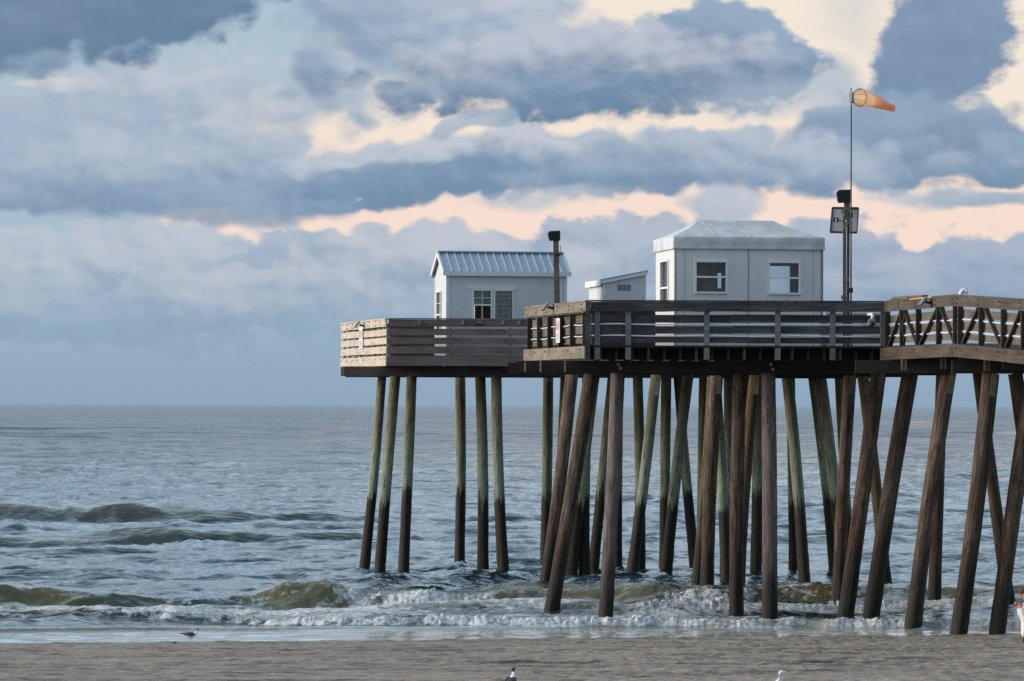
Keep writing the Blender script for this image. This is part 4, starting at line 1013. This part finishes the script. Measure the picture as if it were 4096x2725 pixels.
def lamp_head(root, px0, px1, py0, py1, D, name='floodlight'):
    a = P(px0, py1, D); b = P(px1, py0, D); m = MB()
    w_ = b.x-a.x
    m.hexa([(a.x+w_*.12, D-.12, a.z), (b.x, D-.12, a.z+.01), (b.x, D+.10, a.z+.01), (a.x+w_*.12, D+.10, a.z), (a.x, D-.14, b.z-.06), (b.x, D-.14, b.z), (b.x, D+.12, b.z), (a.x, D+.12, b.z-.06)])
    m.hexa([(a.x, D-.14, b.z-.058), (b.x, D-.14, b.z-.002), (b.x, D+.12, b.z-.002), (a.x, D+.12, b.z-.058), (a.x+w_*.16, D-.11, b.z), (b.x-.01, D-.11, b.z+.012), (b.x-.01, D+.1, b.z+.012), (a.x+w_*.16, D+.1, b.z)])
    o = m.build(name, M['black'], root)
    m = MB(); m.hexa([(a.x+w_*.10-.012, D-.10, a.z+.03), (a.x+w_*.12, D-.10, a.z+.03), (a.x+w_*.12, D+.08, a.z+.03), (a.x+w_*.10-.012, D+.08, a.z+.03), (a.x-.012, D-.11, b.z-.08), (a.x+.0, D-.11, b.z-.08), (a.x+.0, D+.09, b.z-.08), (a.x-.012, D+.09, b.z-.08)])
    m.build('lens', M['panel_back'], o)
    return o
def post_left():
    D = 127.45; a = P(2229, 1430, D); a.z = 6.66
    r = thing('lamp_post', a, 'square brown timber post with a black floodlight on top in front of the gabled shed', 'lamp post')
    t0 = P(2223, 932, D); m = MB(); m.beam((a.x+.03, D, 6.66), (t0.x, D, t0.z), .165, .165, up=(0, 1, 0)); m.build('post', M['grey_wood'], r)
    lamp_head(r, 2192, 2241, 925, 964, D)
    m = MB(); c = P(2231, 1020, D-.12); m.box(c.x-.07, c.x+.07, c.y-.04, c.y+.02, c.z-.035, c.z+.035); m.build('clamp', M['black'], r)
    m = MB(); m.tube([P(2241, 982, D-.05), P(2243, 1000, D-.06), P(2240, 1016, D-.1)], .012, 6); m.tube([P(2229, 1026, D-.1), P(2232, 1036, D-.12), P(2236, 1028, D-.1)], .008, 6); m.build('cable', M['steel'], r)
post_left()
def post_right():
    D = 101.45
    a = P(3388, 1386, D); a.z = 6.60
    r = thing('equipment_post', a, 'tall twin timber post carrying a black floodlight, solar panel and cameras', 'lamp post')
    z = lambda py: P(3388, py, D).z; x = lambda px: P(px, 1000, D).x
    m = MB(); m.box(x(3376), x(3399), D-.05, D+.07, z(905), z(773)); m.build('post_top', M['grey_wood'], r)
    m = MB(); m.box(x(3372), x(3384), D-.04, D+.06, 6.60, z(862)); m.build('post', M['grey_wood'], r)
    m = MB(); m.box(x(3389), x(3398), D-.04, D+.06, 6.60, z(862)); m.build('post', M['dark_wood'], r)
    m = MB(); m.tube([P(3386.5, 1386, D-.03), P(3386.5, 920, D-.03), P(3384, 880, D-.06)], .014, 8); m.build('conduit', M['white_pipe'], r)
    lamp_head(r, 3346, 3402, 761, 812, D)
    m = MB(); c = [P(3321, 929, D+.35), P(3427, 931, D+.20), P(3434, 833, D+.05), P(3329, 832, D+.20)]; nn = Vector((0, .03, .01))
    m.hexa([c[0], c[1], c[1]+nn, c[0]+nn, c[3], c[2], c[2]+nn, c[3]+nn])
    sp = m.build('solar_panel', M['panel_light'], r)
    m = MB(); 
    for i in range(4): m.beam(c[i], c[(i+1) % 4], .02, .05)
    m.build('panel_frame', M['darksteel'], sp)
    def bx(px0, px1, py0, py1, dd, mat, name, dep=.08):
        m = MB(); p = P(px0, py1, D+dd); q = P(px1, py0, D+dd); m.box(p.x, q.x, p.y-dep, p.y, p.z, q.z); return m.build(name, mat, r)
    cmr = bx(3333, 3354, 872, 889, 0, M['black'], 'camera'); 
    m = MB(); p = P(3341, 887, D-.081); q = P(3347, 875, D-.081); m.box(p.x, q.x, p.y-.004, p.y, p.z, q.z); m.build('lens_plate', M['white'], cmr)
    m = MB(); m.tube([P(3354, 883, D-.04), P(3372, 884, D)], .01, 6); m.build('camera_arm', M['darksteel'], r)
    bx(3398, 3411, 853, 872, -.05, M['black'], 'clamp'); bx(3398, 3411, 1152, 1172, -.05, M['black'], 'clamp')
    bx(3380, 3394, 1108, 1127, -.05, M['steel'], 'junction_box'); bx(3364, 3374, 1182, 1198, -.02, M['steel'], 'bracket'); bx(3365, 3374, 838, 856, -.02, M['steel'], 'bracket')
    m = MB(); m.beam(P(3374, 912, D-.12), P(3392, 888, D-.12), .09, .075); m.build('small_floodlight', M['steel'], r)
post_right()

# ------------------------------------------------------------------ small things on the railings
def on_line(px, py, a, b, off):
    """world point on the vertical plane through a-b (offset outwards) under a pixel"""
    n = nrm(a, b); a3 = a+n*off; dx, dy = px-CX, CY-py
    dirv = Vector(((dx-dy*S_)/F, 1.0)); d = (b-a)
    # a3 + s d = t*dirv
    det = d.x*(-dirv.y)+dirv.x*d.y
    tt = (d.x*(-a3.y)+a3.x*d.y)/det if abs(det) > 1e-9 else a3.y
    tt = abs(tt)
    return P(px, py, tt)
def flood(px, py, a, b, label):
    n = nrm(a, b); u = (b-a).normalized(); p = on_line(px, py, a, b, .22); n3 = Vector((n.x, n.y, 0)); u3 = Vector((u.x, u.y, 0))
    r = thing('floodlight', p, label, 'floodlight', 'small floodlights fixed to the pier railings')
    m = MB(); m.beam(p+n3*.16+Vector((0, 0, -.08))*1, p+n3*.02+Vector((0, 0, .10)), .20, .05, up=(0, 0, 1)); m.build('housing', M['steel'], r)
    m = MB(); m.tube([p+n3*.02, p-n3*.12+Vector((0, 0, -.03))], .03, 8); m.build('arm', M['black'], r)
flood(1440, 1300, FA, FB, 'small grey floodlight tilted over the pale railing, leftmost of the rail lights')
flood(2195, 1229, A, B, 'small grey floodlight over the lit left railing of the near platform')
flood(3706, 1208, C, D1, 'small grey floodlight fixed to the braced railing near the loose boards')
m = MB(); p = P(1919, 1294, 126.85); m.box(p.x-.12, p.x+.12, p.y-.10, p.y, p.z-.055, p.z+.06)
m.box(p.x-.10, p.x+.10, p.y-.104, p.y-.101, p.z+.0, p.z+.05, 1); m.solid('floodlight', [M['black'], M['steel']], p, 'flat black floodlight box on the dark front rail of the far platform', 'floodlight', 'small floodlights fixed to the pier railings')
def rsign(px, py0, py1, a, b, off, wpx, label):
    n = nrm(a, b); u = (b-a).normalized(); p = on_line(px, py1, a, b, off); q = on_line(px, py0, a, b, off); wd = wpx
    U = Vector((u.x, u.y, 0)); N = Vector((n.x, n.y, 0)); h = q.z-p.z
    r = thing('warning_sign', p, label, 'sign')
    m = MB(); m.hexa([p-U*wd/2, p+U*wd/2, p+U*wd/2-N*.01, p-U*wd/2-N*.01, q-U*wd/2, q+U*wd/2, q+U*wd/2-N*.01, q-U*wd/2-N*.01]); m.build('board', M['white'], r)
    m = MB(); c = p.lerp(q, .70)+N*.004; rx = wd*.34; rz = h*.2
    m.tube([c+U*rx*math.cos(2*math.pi*k/24)+Vector((0, 0, rz*math.sin(2*math.pi*k/24))) for k in range(25)], .010, 5, cap=False)
    m.beam(c+U*rx*.7+Vector((0, 0, rz*.7)), c-U*rx*.7-Vector((0, 0, rz*.7)), .02, .004); m.build('red_mark', M['sign_red'], r)
    m = MB()
    for k in range(5): cc = p.lerp(q, .10+.065*k)+N*.003; m.beam(cc-U*wd*.34, cc+U*wd*(.34-.1*(k % 2)), .004, .018)
    m.build('print', M['sign_grey'], r)
rsign(1443, 1314, 1393, FA, FB, .115, .62, 'tall white notice with a red ring on the pale far railing')
rsign(2231, 1274, 1371, A, B, .10, .42, 'tall white notice with a red ring hung among the near railing posts')

def sec_camera():
    p = P(3486, 1290, 99.62)
    r = thing('security_camera', p, 'pale grey security camera with a black dome eye hanging on the front railing', 'camera')
    m = MB(); m.box(p.x-.085, p.x+.095, p.y-.09, p.y+.03, p.z-.09, p.z+.075)
    bv = m.build('housing', M['panel_back'], r); md = bv.modifiers.new('bevel', 'BEVEL'); md.width = .025; md.segments = 3
    m = MB(); c = p+Vector((.01, -.09, -.03))
    for k in range(5): pass
    m.tube([c+Vector((0, -.0, 0)), c+Vector((0, -.03, 0)), c+Vector((0, -.05, 0)), c+Vector((0, -.06, 0))], [.055, .052, .035, .01], 14); m.build('lens', M['black'], r)
    m = MB(); m.tube([p+Vector((0, -.02, .07)), p+Vector((.03, .0, .13)), p+Vector((.02, .02, .19)), p+Vector((-.06, .2, .19))], .038, 10); m.build('arm', M['white'], r)
sec_camera()
# cable strung along the front railing
def cable(pts, name, label, cat, rr=.008, mat=None):
    m = MB(); m.tube(pts, rr, 6); m.solid(name, mat or M['black'], pts[0], label, cat)
pts = []
for px in range(3370, 3540, 6):
    u = (px-3370)/170; py = 1246+ (95*u if u < .25 else 24+38*math.sin((u-.25)*3.4))+3*math.sin(px*.2)
    pts.append(P(px, py, 99.72))
cable(pts, 'cable', 'black cable looping along the front railing beside the security camera', 'cable')
pts = [P(px, 1243+3.5*abs(math.sin((px-2900)*.018)), 99.82) for px in range(2560, 3370, 10)]
cable(pts, 'cable', 'thin black cable drooping under the top board of the dark front railing', 'cable')
pts = []
for k in range(60):
    q = A.lerp(B, .02+.96*k/59); n = nrm(A, B); pts.append((q.x+n.x*.12, q.y+n.y*.12, 7.385-.02*abs(math.sin(k*.62))))
cable(pts, 'cable', 'thin pale cable looping below the lit left railing of the near platform', 'cable', .007, M['tan_wood'])
pts = [P(3611+4*math.sin(k*.5), 1240+k*7.2, 96.9) for k in range(19)]
cable(pts, 'cable', 'dark cable hanging down between the first slanting braces', 'cable', .010)

def vent_pipe():
    D = 96.9; p = P(3844, 1182, D)
    m = MB(); pts = [P(3844, 1300, D), P(3844, 1178, D)]
    for k in range(1, 8): a = R(90*k/7); c = P(3862, 1178, D); rr = (3862-3844)/F*D; pts.append(Vector((c.x-rr*math.cos(a), D, c.z+rr*math.sin(a))))
    pts.append(P(3868, 1161, D))
    m.tube(pts, .056, 14); e = P(3866, 1161, D); m.tube([e-Vector((.03, 0, .02)), e+Vector((.02, 0, -.025))], .064, 14)
    q = pts[0]; q = Vector((q.x, q.y, 6.6)); m.tube([q, pts[0]], .056, 14)
    m.solid('vent_pipe', M['white_pipe'], q, 'white plastic vent pipe with a bent top above the braced railing', 'pipe')
vent_pipe()
# loose planks lying on the rail
def plank(px0, px1, py0, py1, u0, mat, label, th=.04):
    n = nrm(C, D1); a = on_line(px0, py0, C, D1, .06); b = on_line(px1, py1, C, D1, .06); m = MB()
    N = Vector((n.x, n.y, 0)); m.beam(a, b, .14, th); m.solid('loose_plank', mat, a, label, 'plank', 'loose planks on the braced railing')
plank(3572, 3640, 1197, 1193, 0, M['grey_wood'], 'short grey plank lying flat on the start of the braced railing', .035)
plank(3582, 3702, 1191, 1184, 0, M['grey_wood'], 'long grey plank lying topmost on the braced railing', .04)
plank(3648, 3738, 1197, 1189, 0, M['fresh'], 'fresh orange plank lying on the braced railing', .035)

# white storage chest seen behind the dark rails on the right
def chest():
    a = P(3302, 1386, 103.2); b = P(3560, 1241, 103.2); z0 = 6.60
    r = thing('storage_chest', (a.x/2+b.x/2, 103.5, z0), 'long pinkish white chest behind the front railing right of the canvas hut', 'chest')
    m = MB(); m.box(a.x+.08, b.x-.03, 103.2, 104.0, z0+.04, b.z-.09); m.build('body', M['panel'], r)
    m = MB(); m.box(a.x+.05, b.x, 103.17, 104.03, b.z-.088, b.z-.03); m.build('lid', M['white'], r)
    m = MB()
    for x in (a.x+.3, b.x-.3): m.box(x, x+.1, 103.25, 103.95, z0, z0+.038)
    m.build('runner', M['dark_wood'], r)
chest()

# ------------------------------------------------------------------ splashes
def splash(px, py, hp, wp, n, D, label):
    m = MB(); c = P(px, py, D)
    for k in range(n):
        h = random.random()**1.7; a = random.gauss(0, .5)
        z = h*hp/F*D; x = a*(wp/F*D)*(.35+.65*(1-h))+(.25 if a > 0 else -.25)*h*wp/F*D; y = random.gauss(0, .10)
        s = random.uniform(.008, .028)*(1.9-1.3*h)
        p = c+Vector((x, y, z)); b = len(m.v)
        st = random.uniform(1, 1.8)
        for v in ((0, 0, s*st), (s, 0, 0), (0, s, 0), (-s, 0, 0), (0, -s, 0), (0, 0, -s)): m.v.append(tuple(p+Vector(v)))
        for f in ((0, 1, 2), (0, 2, 3), (0, 3, 4), (0, 4, 1), (5, 2, 1), (5, 3, 2), (5, 4, 3), (5, 1, 4)): m.face([b+i for i in f], [(0, 0)]*3, 0, True)
    o = m.solid('splash', M['spray'], c, label, 'splash'); o['kind'] = 'stuff'
M['spray'] = plain('white_spray', srgb(232, 236, 238), .5, var=.04)
splash(2800, 2452, 96, 100, 1500, Dw(2800, 2452), 'white spray bursting around the piles under the near platform')
splash(2880, 2452, 78, 60, 500, Dw(2880, 2452), 'white spray to the right of the burst at the pile foot')
splash(2680, 2316, 26, 60, 260, Dw(2680, 2318), 'small spray at the foot of the pale green pile')
splash(3340, 2450, 46, 34, 260, Dw(3340, 2450), 'small spray left of the paired brown piles')
splash(3575, 2428, 20, 50, 160, Dw(3575, 2430), 'low spray at the foot of a slim leaning pile')

# ------------------------------------------------------------------ gulls
def sk(name, verts, edges, radii, mat, parent, sub=1, loc=None):
    """continuous surface grown round a skeleton of joints"""
    o0 = wl(parent)
    me = bpy.data.meshes.new(name); me.from_pydata([tuple(Vector(v)-o0) for v in verts], edges, [])
    o = bpy.data.objects.new(name, me); COL.objects.link(o); o.parent = parent
    md = o.modifiers.new('skin', 'SKIN'); md.use_smooth_shade = True
    me.skin_vertices[0].data[0].use_root = True
    for i, r_ in enumerate(radii):
        me.skin_vertices[0].data[i].radius = r_ if isinstance(r_, tuple) else (r_, r_)
    s = o.modifiers.new('sub', 'SUBSURF'); s.levels = sub; s.render_levels = sub
    me.materials.append(mat)
    return o
def loft(m, secs, n=16, mi=0):
    """secs: (x, z, halfwidth y, halfheight z) rings along x"""
    rings = []
    for (x, z, wy, hz) in secs:
        b = len(m.v)
        for k in range(n): a = 2*math.pi*k/n; m.v.append((x, wy*math.cos(a), z+hz*math.sin(a)))
        rings.append(b)
    for i in range(len(rings)-1):
        for k in range(n): k2 = (k+1) % n; m.face([rings[i]+k, rings[i]+k2, rings[i+1]+k2, rings[i+1]+k], [(0, 0)]*4, mi, True)
    m.face([rings[0]+k for k in reversed(range(n))], [(0, 0)]*n, mi, True); m.face([rings[-1]+k for k in range(n)], [(0, 0)]*n, mi, True)
def gull(pos, ang, s, label, headcol, backcol, billcol, walking=False, bodycol=None, upright=0.0):
    pos = Vector(pos)
    r = thing('gull', pos, label, 'gull', 'gulls on the sand'); r.rotation_euler = (0, 0, ang); r.scale = (s, s, s)
    up = upright
    def tf(m):
        out = []
        for (x, y, z) in m.v:
            x2 = x*math.cos(up)-(z-.15)*math.sin(up)*1; z2 = (z-.15)*math.cos(up)+x*math.sin(up)+.15
            out.append((x2, y, z2))
        m.v = out; return m
    def bl(m, name, mat, parent, sub=1):
        # vertices are local to the gull, so bypass the world offset
        me_parent = parent; o0 = wl(parent); m.v = [(x+o0.x, y+o0.y, z+o0.z) for x, y, z in m.v]
        return m.build(name, mat, parent)
    m = MB(); loft(m, [(-.22, .175, .012, .008), (-.16, .168, .035, .022), (-.08, .152, .058, .045), (0, .143, .066, .058), (.07, .150, .060, .056), (.115, .170, .044, .046), (.14, .20, .030, .034), (.150, .235, .024, .028), (.157, .262, .026, .027), (.178, .272, .025, .024), (.198, .270, .014, .014), (.206, .268, .006, .007)])
    body = bl(tf(m), 'body', bodycol or M['gwhite'], r)
    m = MB(); loft(m, [(.128, .268, .010, .008), (.145, .272, .0265, .026), (.165, .277, .0275, .027), (.188, .276, .022, .021), (.202, .272, .012, .010)], 14)
    if headcol: bl(tf(m), 'hood', headcol, body)
    m = MB(); loft(m, [(.196, .268, .008, .009), (.225, .264, .006, .008), (.245, .257, .004, .006), (.252, .250, .002, .003)], 10); bl(tf(m), 'bill', billcol, body)
    m = MB()
    for sy in (-1, 1):
        b = len(m.v); m.v += [(.184, sy*.0235, .281), (.188, sy*.0245, .276), (.184, sy*.0262, .275), (.180, sy*.0245, .276), (.184, sy*.0235, .271)]
        m.face([b, b+1, b+2], [(0, 0)]*3); m.face([b, b+2, b+3], [(0, 0)]*3); m.face([b+4, b+2, b+1], [(0, 0)]*3); m.face([b+4, b+3, b+2], [(0, 0)]*3)
    bl(tf(m), 'eyes', M['black'], body)
    for sy in (-1, 1):
        m = MB(); rings = []
        for (x, z, wy, hz) in ((.10, .172, .012, .022), (.05, .172, .018, .040), (-.03, .170, .018, .040), (-.12, .172, .014, .026), (-.20, .182, .009, .012), (-.27, .190, .003, .004)):
            b = len(m.v)
            yo = sy*(.060 if x > -.05 else .042 if x > -.15 else .014)
            if x > .08: yo = sy*.045
            for k in range(12): a = 2*math.pi*k/12; m.v.append((x, yo+wy*math.cos(a)-sy*.008*math.sin(a), z+hz*math.sin(a)))
            rings.append(b)
        for i in range(len(rings)-1):
            for k in range(12): k2 = (k+1) % 12; m.face([rings[i]+k, rings[i]+k2, rings[i+1]+k2, rings[i+1]+k], [(0, 0)]*4, 1 if i > 3 else 0, True)
        m.face([rings[0]+k for k in reversed(range(12))], [(0, 0)]*12); m.face([rings[-1]+k for k in range(12)], [(0, 0)]*12, 1)
        bl(tf(m), 'wing', [backcol, M['black']], body)
    m = MB(); loft(m, [(-.08, .185, .045, .022), (0, .190, .055, .016), (.06, .192, .045, .012), (.10, .196, .02, .006)], 12); bl(tf(m), 'back', backcol, body)
    m = MB(); loft(m, [(-.19, .170, .020, .007), (-.235, .176, .028, .004), (-.26, .178, .030, .003)], 10); bl(tf(m), 'tail', M['gwhite'], body)
    for sy, dx in ((-1, .035 if walking else 0), (1, -.035 if walking else 0)):
        m = MB(); m.tube([(0+dx*.3, sy*.022, .105), (.0+dx, sy*.022, .055), (-.006+dx, sy*.022, .006)], [.008, .0045, .005], 8)
        for a in (-.5, 0, .5): m.tube([(-.004+dx, sy*.022, .006), (.03*math.cos(a)+dx, sy*.022+.03*math.sin(a), .003)], [.004, .002], 6)
        bl(m, 'leg', M['gleg'], r)
M['gwhite'] = plain('white_feathers', srgb(222, 222, 222), .8, var=.05)
M['gdark'] = plain('slate_feathers', srgb(62, 66, 74), .8)
M['ghood'] = plain('dark_hood_feathers', srgb(48, 50, 58), .8)
M['ggrey'] = plain('grey_feathers', srgb(112, 118, 128), .8)
M['gleg'] = plain('gull_leg', srgb(70, 56, 54), .6)
M['glegp'] = plain('pink_leg', srgb(170, 130, 120), .6)
d = 93.1; p = P(762, 2571, d); gull((p.x, d, ground(p.x, d)+.012), R(-8), .97, 'dark backed gull walking right along the wet edge of the sand at left', M['ghood'], M['gdark'], M['black'], True)
d = 69.0; p = P(2041, 2700, d); gull((p.x, d, ground(p.x, d)-.0), R(62), 1.13, 'slate backed gull with a dark hood seen from behind at the bottom edge', M['ghood'], M['gdark'], M['black'], upright=.45)
d = 65.9; p = P(3100, 2700, d); gull((p.x-.05, d, ground(p.x, d)-.0), R(-38), 1.42, 'white headed gull with an orange bill at the bottom edge', None, M['ggrey'], M['orange_bill'], upright=.35)

# seaweed clumps at the waterline
def weed(px, py, wpx, hpx, label):
    D = Dw(px, py, 0.02); c = P(px, py, D); c.z = ground(c.x, D)-.01; m = MB(); s = wpx/F*D
    for k in range(46):
        a = random.gauss(0, .24)*s; hh = hpx/F*D*random.uniform(.3, 1)*max(.15, 1-abs(a)/s*1.6)
        q = c+Vector((a, random.gauss(0, .07), 0)); b = len(m.v); e = random.uniform(.02, .05)
        tp = q+Vector((random.uniform(-.06, .06), random.uniform(-.04, .04), hh))
        m.v += [tuple(q+Vector((-e*1.6, -e, 0))), tuple(q+Vector((e*1.6, -e, 0))), tuple(q+Vector((0, e*1.3, 0))), tuple(tp)]
        for f in ((0, 1, 3), (1, 2, 3), (2, 0, 3), (0, 2, 1)): m.face([b+i for i in f], [(0, 0)]*3)
    m.solid('seaweed_clump', M['weed'], c, label, 'seaweed', 'seaweed clumps along the waterline')
M['weed'] = plain('dark_seaweed', srgb(42, 36, 34), .7)
weed(706, 2574, 62, 11, 'dark ragged seaweed clump just left of the walking gull')
weed(436, 2580, 34, 7, 'small dark seaweed clump well left of the walking gull')
weed(1190, 2588, 60, 6, 'flat seaweed strip on the sand right of the walking gull')

# ------------------------------------------------------------------ person at the right edge
def person():
    D = 70.7; p = P(4117, 2700, D); base = Vector((p.x, D, ground(p.x, D)-.0)); b = base
    M['skin'] = plain('tanned_skin', srgb(192, 122, 92), .5, var=.06); M['hood'] = plain('white_fleece', srgb(214, 210, 206), .9, var=.07, bump=.6)
    M['cap'] = plain('dark_brown_knit', srgb(64, 42, 34), .9, bump=.6); M['short'] = plain('brown_shorts', srgb(98, 72, 60), .9)
    r = thing('person', base, 'person in a white fleece hoodie and brown knit cap looking down at raised hands', 'person')
    v = lambda x, y, z: (b.x+x, b.y+y, b.z+z)
    V = [v(.02, 0, .90), v(.02, 0, 1.05), v(0, 0, 1.22), v(-.01, 0, 1.36), v(-.02, 0, 1.42), v(-.045, 0, 1.47), v(-.055, 0, 1.545), v(-.05, 0, 1.60)]
    Rr = [.13, .115, (.15, .11), (.15, .10), .055, .056, (.082, .095), .07]
    Ed = [(0, 1), (1, 2), (2, 3), (3, 4), (4, 5), (5, 6), (6, 7)]
    def chain(start, pts, rad):
        last = start
        for q, rr in zip(pts, rad): V.append(v(*q)); Rr.append(rr); Ed.append((last, len(V)-1)); last = len(V)-1
        return last
    for sy, dx in ((-1, -.02), (1, .05)):
        chain(0, [(.02+dx*.5, sy*.09, .80), (.03+dx, sy*.095, .49), (.05+dx, sy*.095, .30), (.075+dx, sy*.095, .07), (-.05+dx, sy*.10, .03), (-.12+dx, sy*.10, .025)], [.088, .058, .056, .036, .036, .026])
    for sy in (-1, 1):
        w_ = chain(3, [(-.0, sy*.17, 1.36), (-.09, sy*.19, 1.12), (-.155, sy*.12, 1.31), (-.175, sy*.09, 1.37)], [.058, .042, .028, (.034, .018)])
        for k, (dy, ln) in enumerate(((-.03, .055), (-.012, .068), (.008, .072), (.026, .060))):
            chain(w_, [(-.195, sy*.09+dy-sy*.02, 1.395), (-.215-ln*.25, sy*.06+dy*.8, 1.39+ln*.25), (-.225-ln*.3, sy*.045+dy*.7, 1.372+ln*.2)], [.009, .008, .006])
        chain(w_, [(-.165, sy*.06, 1.395), (-.185, sy*.03, 1.41)], [.011, .008])
    bd = sk('body', V, Ed, Rr, M['skin'], r, 2)
    # face: nose, brow and lips as small forms on the head
    def ell(name, c, rad, mat, n=14, cut=None):
        m = MB(); c = Vector(v(*c)); rings = []
        for i in range(n//2+1):
            th = math.pi*i/(n//2)
            bb = len(m.v)
            for k in range(n): a = 2*math.pi*k/n; m.v.append((c.x+rad[0]*math.sin(th)*math.cos(a), c.y+rad[1]*math.sin(th)*math.sin(a), c.z+rad[2]*math.cos(th)))
            rings.append(bb)
        for i in range(len(rings)-1):
            for k in range(n): k2 = (k+1) % n; m.face([rings[i]+k, rings[i+1]+k, rings[i+1]+k2, rings[i]+k2], [(0, 0)]*4, 0, True)
        return m.build(name, mat, r)
    ell('nose', (-.138, 0, 1.532), (.020, .014, .022), M['skin']); ell('ear', (-.04, -.082, 1.545), (.02, .012, .03), M['skin']); ell('ear', (-.04, .082, 1.545), (.02, .012, .03), M['skin'])
    ell('lips', (-.122, 0, 1.492), (.012, .024, .010), M['sign_red'])
    for sy in (-1, 1): ell('eye', (-.124, sy*.032, 1.555), (.010, .014, .008), M['black'])
    ell('knit_cap', (-.038, 0, 1.612), (.108, .100, .082), M['cap']); 
    m = MB(); m.tube([v(-.045+.108*math.cos(2*math.pi*k/24), .098*math.sin(2*math.pi*k/24), 1.588+.018*math.cos(2*math.pi*k/24)) for k in range(25)], .016, 8, cap=False); m.build('cap_brim', M['cap'], r)
    # hoodie: thicker surface over torso and arms, hem at the thigh
    V2 = [v(.02, 0, .80), v(.02, 0, .92), v(.015, 0, 1.10), v(0, 0, 1.25), v(0, 0, 1.37), v(-.01, 0, 1.435)]; R2 = [(.165, .19), (.175, .18), (.165, .165), (.16, .14), (.13, .12), (.085, .085)]
    E2_ = [(k, k+1) for k in range(5)]
    for sy in (-1, 1):
        last = 4
        for q, rr in zip([(.0, sy*.18, 1.34), (-.05, sy*.20, 1.22), (-.09, sy*.19, 1.11), (-.125, sy*.155, 1.21), (-.155, sy*.12, 1.32)], [.085, .075, .072, .060, .046]):
            V2.append(v(*q)); R2.append(rr); E2_.append((last, len(V2)-1)); last = len(V2)-1
    sk('hoodie', V2, E2_, R2, M['hood'], r, 2)
    m = MB(); m.tube([v(.09+.06*math.cos(a), .11*math.sin(a), 1.42+.03*math.cos(a)) for a in [k*math.pi/6 for k in range(13)]], .045, 10, cap=False); m.build('hood', M['hood'], r)
    V3 = [v(.02, 0, .92), v(.02, -.09, .87), v(.025, -.095, .83), v(.03, .09, .87), v(.04, .095, .83)]
    sk('shorts', V3, [(0, 1), (1, 2), (0, 3), (3, 4)], [.13, .105, .098, .105, .098], M['short'], r, 2)
    # phone held in both hands
    m = MB(); c = Vector(v(-.225, -.0, 1.40)); m.hexa([c+Vector(q) for q in ((-.008, -.075, -.035), (.006, -.075, -.045), (.006, .075, -.045), (-.008, .075, -.035), (-.002, -.075, .035), (.012, -.075, .028), (.012, .075, .028), (-.002, .075, .035))])
    m.solid('phone', M['black'], c, 'small dark phone held up in the hands of the person', 'phone')
person()

# ------------------------------------------------------------------ output
sc.view_settings.view_transform = 'Standard'; sc.view_settings.look = 'None'
sc.view_settings.exposure = 0; sc.view_settings.gamma = 1
sc.cycles.max_bounces = 8; sc.cycles.transparent_max_bounces = 12
sc.cycles.use_denoising = False
